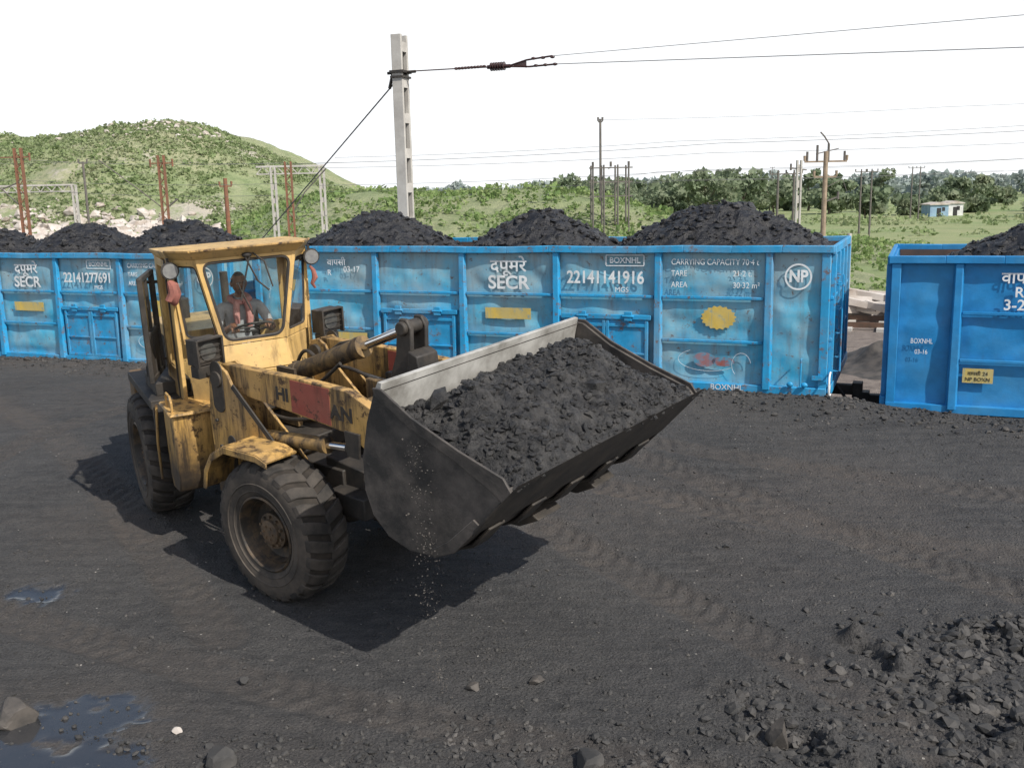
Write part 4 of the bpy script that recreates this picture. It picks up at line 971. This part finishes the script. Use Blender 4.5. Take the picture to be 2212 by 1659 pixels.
V,F=leaves(np.stack([X,Y,Z+R*.3],1),np.stack([R*1.4,R*1.4,R*.8],1),12,R*.24+.035);fastmesh('bank_shrubs',V,F,'leafnear')
n=6000;X=rng.uniform(-30,45,n);Y=rng.uniform(27,60,n);gz,nn,_=ground_h(X,Y);k=((nn>24.5)&(fbm(X*.25,Y*.25,3,97)>.45))|((nn>4)&(nn<13)&(fbm(X*.4,Y*.4,3,95)>.52));X,Y,gz=X[k],Y[k],gz[k]
R=.08+.4*rng.random(len(X))**3;V,F=leaves(np.stack([X,Y,gz+R*.5],1),np.stack([R*1.3,R*1.3,R],1),14,R*.22+.035);fastmesh('weeds',V,F,'leafnear')
n=2600;Y=60+200*rng.random(n)**1.3;X=Y*rng.uniform(.05,.75,n);gz,_,_=ground_h(X,Y);R=.15+.9*rng.random(n)**4;k=fbm(X*.04,Y*.06,3,96)>.5;X,Y,gz,R=X[k],Y[k],gz[k],R[k]
V,F=leaves(np.stack([X,Y,gz+R*.4],1),np.stack([R*1.6,R*1.6,R*.7],1),12,R*.25+.06);fastmesh('field_scrub',V,F,'leafhill')
def trees(name,specs,leafm,leaf=.45,per=46,lobes=13):
    Cs=[];Rs=[];tb=B()
    for (x,y,h,w) in specs:
        z0=-.7;tr=.05*h*.6
        tb.tube([(x,y,z0),(x+.05*h*random.uniform(-1,1),y,z0+h*.3),(x+.06*h*random.uniform(-1,1),y,z0+h*.6)],[tr,tr*.7,tr*.35],n=7)
        for _ in range(lobes):
            a=random.uniform(0,6.28);q=random.random()**.6;zz=random.uniform(.22,.90);wr=w*.5*(1-abs(zz-.5)*1.2)
            c=(x+wr*q*math.cos(a),y+wr*q*math.sin(a),z0+h*zz);rr=w*random.uniform(.10,.21)
            Cs.append(c);Rs.append((rr*1.15,rr*1.15,rr*.8))
            if random.random()<.5: tb.tube([(x,y,z0+h*.3),(x+(c[0]-x)*.6,y+(c[1]-y)*.6,z0+h*(.3+(zz-.3)*.7)),c],[tr*.4,tr*.25,tr*.1],n=5)
    V,F=leaves(np.array(Cs),np.array(Rs),per,leaf)
    tv=np.array(tb.v)
    quads=[f for f in tb.f if len(f)==4]
    Fq=np.concatenate([np.array(quads),F+len(tv)]);mi=np.concatenate([np.ones(len(quads),int),np.zeros(len(F),int)])
    return fastmesh(name,np.concatenate([tv,V]),Fq,[leafm,'bark'],mi=mi)
sp=[]
for i in range(52):
    y=random.uniform(165,250);r=random.uniform(.03,.34);sp.append((r*y,y,random.uniform(4.0,8.8),random.uniform(5,12)))
for i in range(13):
    y=random.uniform(130,210);r=random.uniform(.32,.60);sp.append((r*y,y,random.uniform(2.4,4.8),random.uniform(4,7)))
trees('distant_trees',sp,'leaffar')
sp=[]
for i in range(110):
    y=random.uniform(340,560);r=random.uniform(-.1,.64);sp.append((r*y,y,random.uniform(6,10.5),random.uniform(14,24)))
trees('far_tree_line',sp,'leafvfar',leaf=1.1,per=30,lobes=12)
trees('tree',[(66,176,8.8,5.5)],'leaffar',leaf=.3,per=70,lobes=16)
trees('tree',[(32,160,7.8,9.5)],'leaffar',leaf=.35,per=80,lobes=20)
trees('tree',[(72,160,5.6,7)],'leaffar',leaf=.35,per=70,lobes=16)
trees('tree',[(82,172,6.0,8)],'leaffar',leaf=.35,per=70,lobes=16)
# ---- masts and poles
MS=Matrix.Rotation(math.radians(-20),4,'Z');MS.translation=Vector((-2.2,21.3,0));mast=empty('concrete_mast',MS)
b=B();b.b2(-.115,.115,-.17,-.10,-.7,6.85);b.b2(-.115,.115,.10,.17,-.7,6.85)
z=-.7
while z<6.8:
    b.b2(-.113,.113,-.099,.099,z,min(z+.20,6.85));z+=.72
b.obj('mast_body','concrete',mast,.006)
b=B();b.b2(-.03,.03,-.098,.098,-.69,6.7);b.obj('mast_web','darkslot',mast)  # web coloured dark to paint the shade inside the slots
b=B();b.b2(-.16,.16,-.21,.21,6.08,6.13);b.b2(-.15,.15,-.20,.20,5.98,6.02);b.cyl((-.3,0,6.1),(.35,0,6.1),.03);b.beam((-.17,.0,6.12),(-.32,.1,5.8),.05,.05);b.obj('mast_clamp','black',mast)
def along(k,z): return Vector((-2.2+TX*k,21.3+TY*k,z))
b=B();b.tube([along(.15,6.11),along(1.3,6.09)],.012,6)
for i in range(10): b.ell(along(1.3+i*.07,6.09),(.045,.02,.03),8,6)
b.tube([along(1.3,6.09),along(2.0,6.07)],.012,6)
b.tube([along(2.0,6.07),along(2.06,6.07)],.04,8)
for i in range(6): b.cyl(along(2.08+i*.055,6.07),along(2.10+i*.055,6.07),.085,n=16)
b.tube([along(2.06,6.07),along(2.5,6.06)],.04,8)
b.add([along(2.5,6.08),along(2.85,6.16),along(2.85,6.0),along(2.75,6.06)],[(0,2,1),(0,3,2)]);b.tube([along(2.5,6.07),along(2.85,6.15),along(3.4,6.19)],.018,6);b.tube([along(2.5,6.05),along(2.9,6.02),along(3.5,6.03)],.018,6)
for k in (3.0,3.2,3.4): b.ell(along(k,6.17),(.05,.03,.03),8,6);b.ell(along(k+.05,6.03),(.05,.03,.03),8,6)
b.obj('strain_insulator','insul')
def wire(name,pts,r=.012,sag=0):
    b=B();P=[]
    for p,q in zip(pts[:-1],pts[1:]):
        p=Vector(p);q=Vector(q)
        for t in np.linspace(0,1,13)[:-1]: P.append(p.lerp(q,t)-Vector((0,0,sag*4*t*(1-t))))
    P.append(Vector(pts[-1]));b.tube(P,r,5);return b.obj(name,'wire')
wire('overhead_wire',[along(3.4,6.19),along(13,6.25),along(30,6.6)],.006)
wire('overhead_wire',[along(3.5,6.03),along(12,5.72),along(30,5.6)],.008)
wire('guy_wire',[(-2.3,21.4,5.95),(-11.2,33.9,-.6)],.016)
def lattice(name,x,y,z1,w,mat='rustpole',arm=None,z0=-.7):
    e=empty(name,Matrix.Translation((x,y,0)));b=B()
    for sx in(-1,1):
        b.b2(sx*w/2-.03,sx*w/2+.03,-.1,.1,z0,z1)
    n=int((z1-z0)/(w*1.3))
    for i in range(n):
        za=z0+i*w*1.3;zb=za+w*1.3;s=1 if i%2 else -1;b.beam((-s*w/2,0,za),(s*w/2,0,zb),.035,.03,up=(0,1,0))
    if arm:
        for (za,l0,l1) in arm:
            b.beam((l0,0,za),(l1,0,za),.05,.05)
            for q in (l0,l1): b.cyl((q,0,za),(q,0,za+.18),.05,n=8);b.cyl((q,0,za-.16),(q,0,za),.045,n=8)
    b.obj('lattice',mat,e,smooth=False);return e
lattice('rusty_lattice_mast',-22,45,6.1,.30,arm=[(5.7,-.9,.5)])
lattice('rusty_lattice_mast',-15.6,45,5.65,.26,arm=[(5.3,-.5,.5)])
lattice('rusty_lattice_mast',-9.9,45,5.25,.26)
b=B();b.tube([(-22.2,45,3.6),(-22.9,45,4.3),(-24.5,45,4.9)],.03);b.tube([(-22.9,45,4.3),(-22.1,45,4.6)],.03);b.tube([(-15.7,45,3.3),(-16.4,45,3.9),(-18.4,45,5.5)],.025);b.tube([(-15.4,45,3.4),(-15.0,45,3.7)],.04);b.tube([(-9.8,45,3.0),(-9.2,45,3.9),(-8.2,45,4.9)],.03);b.obj('cantilever_brackets','greypole')
def pole(name,x,y,z1,r,mat,cross=(),z0=-.7):
    e=empty(name,Matrix.Translation((x,y,0)));b=B();b.cyl((0,0,z0),(0,0,z1),r,r*.75,n=10)
    for (z,l) in cross:
        b.beam((-l,0,z),(l,0,z),.07,.07)
        for q in(-l,0,l) if l>.4 else(-l,l): b.cyl((q,0,z+.03),(q,0,z+.24),.045,.06,n=8)
    b.obj('pole',mat,e);return e
pole('steel_pole',-25.5,60,6.1,.09,'greypole',[(6.0,.25)])
pole('short_post',-14.2,50,4.7,.13,'rustpole',[(4.3,.3)])
def portal(name,y,x0,x1,z,posts):
    b=B();b.beam((x0,y,z),(x1,y,z),.12,.09);b.beam((x0,y,z-.35),(x1,y,z-.35),.08,.06)
    n=max(3,int(abs(x1-x0)/.6))
    for i in range(n):
        a=x0+(x1-x0)*i/n;c=x0+(x1-x0)*(i+.5)/n;b.beam((a,y,z-.35),(c,y,z),.04,.04);b.beam((c,y,z),(x0+(x1-x0)*(i+1)/n,y,z-.35),.04,.04)
    for px in posts:
        for q in (-.1,.1): b.b2(px+q-.04,px+q+.04,y-.08,y+.08,-.7,z)
        for i in range(8): b.b2(px-.1,px+.1,y-.03,y+.03,-.5+i*.65,-.25+i*.65)
    return b.obj(name,'concrete',smooth=False)
portal('concrete_portal',55,-34,-24,4.65,[-33,-24.0]);portal('concrete_portal',48,-12.1,-8.8,5.15,[-11.3,-8.95])
pole('tall_steel_pole',5.15,55,7.55,.085,'greypole',[(7.4,.12)])
b=B()
for x in (4.3,4.85,5.55,6.1):
    for y in(50,51.2): b.cyl((x,y,-.7),(x,y,4.95),.045,n=8)
for z in (4.8,4.1,3.4): b.beam((4.1,50,z),(6.3,50,z),.05,.06);
for x in (4.3,5.2,6.1): b.beam((x,50,4.8),(x,51.2,4.8),.05,.05);b.cyl((x,50,4.85),(x,50,5.1),.06,n=8)
b.obj('switch_structure','greypole',smooth=False)
up=pole('utility_pole',12.8,40,5.0,.12,'wood',[(4.6,.85),(4.0,.45)])
b=B();b.cyl((-.35,0,4.6),(-.35,0,5.25),.05,n=8);b.cyl((.1,0,4.6),(.1,0,5.3),.05,n=8);b.beam((-.4,0,4.9),(.5,0,5.1),.04,.04);b.tube([(.1,0,5.3),(-.1,0,5.6),(-.25,0,5.75)],.03)
for q in(-.75,.75): b.cyl((q,0,4.62),(q,0,5.0),.05,n=8)
b.beam((0,0,3.0),(.55,0,3.2),.05,.05);b.cyl((.55,0,3.1),(.55,0,3.4),.05,n=8);b.tube([(.1,0,3.6),(.7,0,3.9),(.9,0,3.4)],.015);b.obj('insulators','greypole',up)
cp=empty('concrete_pole',Matrix.Translation((13.5,46,0)));b=B()
for q in(-.09,.09): b.b2(q-.035,q+.035,-.09,.09,-.7,4.85)
for i in range(8): b.b2(-.054,.054,-.05,.05,-.6+i*.7,-.25+i*.7)
b.obj('pole_body','concrete',cp);b=B();b.beam((-.4,0,4.5),(.35,0,4.4),.05,.05);b.cyl((-.38,0,4.4),(-.38,0,4.7),.05,n=8);b.obj('pole_bracket','greypole',cp)
pole('short_concrete_post',12.5,36,1.9,.1,'concrete')
for (x,y,z) in ((16.9,62,4.6),(17.9,62,4.6),(30.3,85,5.0),(31.2,85,5.0),(51,125,6.0),(52,125,6.0),(64,240,9)): pole('distant_pole',x,y,z,.09,'greypole',[(z-.1,.5)])
for i,(z0,z1,y0,y1,r) in enumerate(((5.15,6.0,45,40,.011),(4.95,5.5,45,42,.009),(4.2,4.9,47,44,.009),(5.8,6.6,55,50,.010),(3.95,4.35,52,50,.009),(4.6,5.0,60,58,.010),(4.3,4.4,62,60,.009))):
    wire('catenary_wire',[(-9.5 if i<5 else 5.,y0,z0),(9,(y0+y1)/2,(z0+z1)/2-.05),(30,y1,z1)],r,.12)
wire('catenary_wire',[(5.15,55,7.5),(22,50,7.4),(40,45,7.7)],.008,.1)
for i,(z,y) in enumerate(((5.5,45),(4.6,45),(4.1,48),(6.0,60))): wire('catenary_wire',[(-50,y,z+.4),(-22,y,z+.1),(-9.9,y,z-.3)],.009,.15)
b=B()
for i in range(26):
    b.box((11.6+random.uniform(-1.6,1.8),30.6+random.uniform(-1,1),-.45+.6*random.random()),(1.6,.25,.2),(random.uniform(-.2,.2),random.uniform(-.25,.25),random.uniform(-.7,.7)))
b.obj('sleeper_pile','paleconc',smooth=False)
xs=np.linspace(6.6,11.6,70);ys=np.linspace(19.5,25.5,70)
def spoil(X,Y): return -.66+.62*np.exp(-((X-9.0)/1.0)**2-((Y-22.6)/1.2)**2)*(.6+.8*fbm(X*2,Y*2,4,99))+(fbm(X*5,Y*5,3,98)-.5)*.06
gridmesh('spoil_heap',xs,ys,spoil,'rockm')
def hut(x,y,w,d,h,m):
    e=empty('small_house',Matrix.Translation((x,y,-.7)));b=B();b.b2(-w/2,w/2,-d/2,d/2,0,h);b.obj('walls',m,e)
    b=B();b.prism([(-w/2-.15,h),(w/2+.15,h),(w/2+.15,h+.12),(0,h+.4),(-w/2-.15,h+.12)],-d/2-.2,d/2+.2);b.obj('roof','paleconc',e)
    b=B();b.b2(-.35,.25,-d/2-.03,-d/2,0.02,h*.75);b.b2(w/2-.9,w/2-.5,-d/2-.03,-d/2,h*.5,h*.8);b.obj('door_and_windows','darkslot',e)
hut(61,141,2.6,3,1.7,'wallb');hut(64.2,143,2.2,3,1.8,'wallw')
# ---------------------------------------------------------------- light, world, camera
sun_dir=Vector((.489,-.518,.70)).normalized()
l=bpy.data.lights.new('sun','SUN');l.energy=4.7;l.angle=math.radians(.53);l.color=(1,.955,.88)
lo=bpy.data.objects.new('sun',l);COL.objects.link(lo);lo.rotation_euler=(-sun_dir).to_track_quat('-Z','Y').to_euler()
w=bpy.data.worlds.new('World');S.world=w;w.use_nodes=True;nt=w.node_tree;bg=nt.nodes['Background']
sky=N(nt,'ShaderNodeTexSky',sky_type='NISHITA');sky.sun_disc=False;sky.sun_elevation=math.radians(44.5);sky.sun_rotation=math.atan2(sun_dir.x,sun_dir.y)
sky.air_density=1.2;sky.dust_density=2.5;sky.ozone_density=2
tc=N(nt,'ShaderNodeTexCoord');sx=N(nt,'ShaderNodeSeparateXYZ');nt.links.new(tc.outputs['Generated'],sx.inputs[0])
f=mr(nt,sx.outputs[2],.18,.46,1.,0.)
nt.links.new(mix(nt,f,sky.outputs[0],(9.2,9.4,9.6)),bg.inputs['Color']);bg.inputs['Strength'].default_value=.12
cam=bpy.data.cameras.new('camera');co=bpy.data.objects.new('camera',cam);COL.objects.link(co);S.camera=co
cam.sensor_width=36;cam.lens=36*2100/2212;cam.clip_start=.1;cam.clip_end=10000
th=math.atan(405/2100);al=math.radians(1.25)
R0=Vector((1,0,0));U0=Vector((0,math.sin(th),math.cos(th)));Fc=Vector((0,math.cos(th),-math.sin(th)))
Rr=R0*math.cos(al)-U0*math.sin(al);Ur=R0*math.sin(al)+U0*math.cos(al)
mc=Matrix((Rr,Ur,-Fc)).transposed().to_4x4();mc.translation=Vector((0,0,3.5));co.matrix_world=mc
S.view_settings.view_transform='Standard';S.view_settings.look='None';S.view_settings.exposure=0
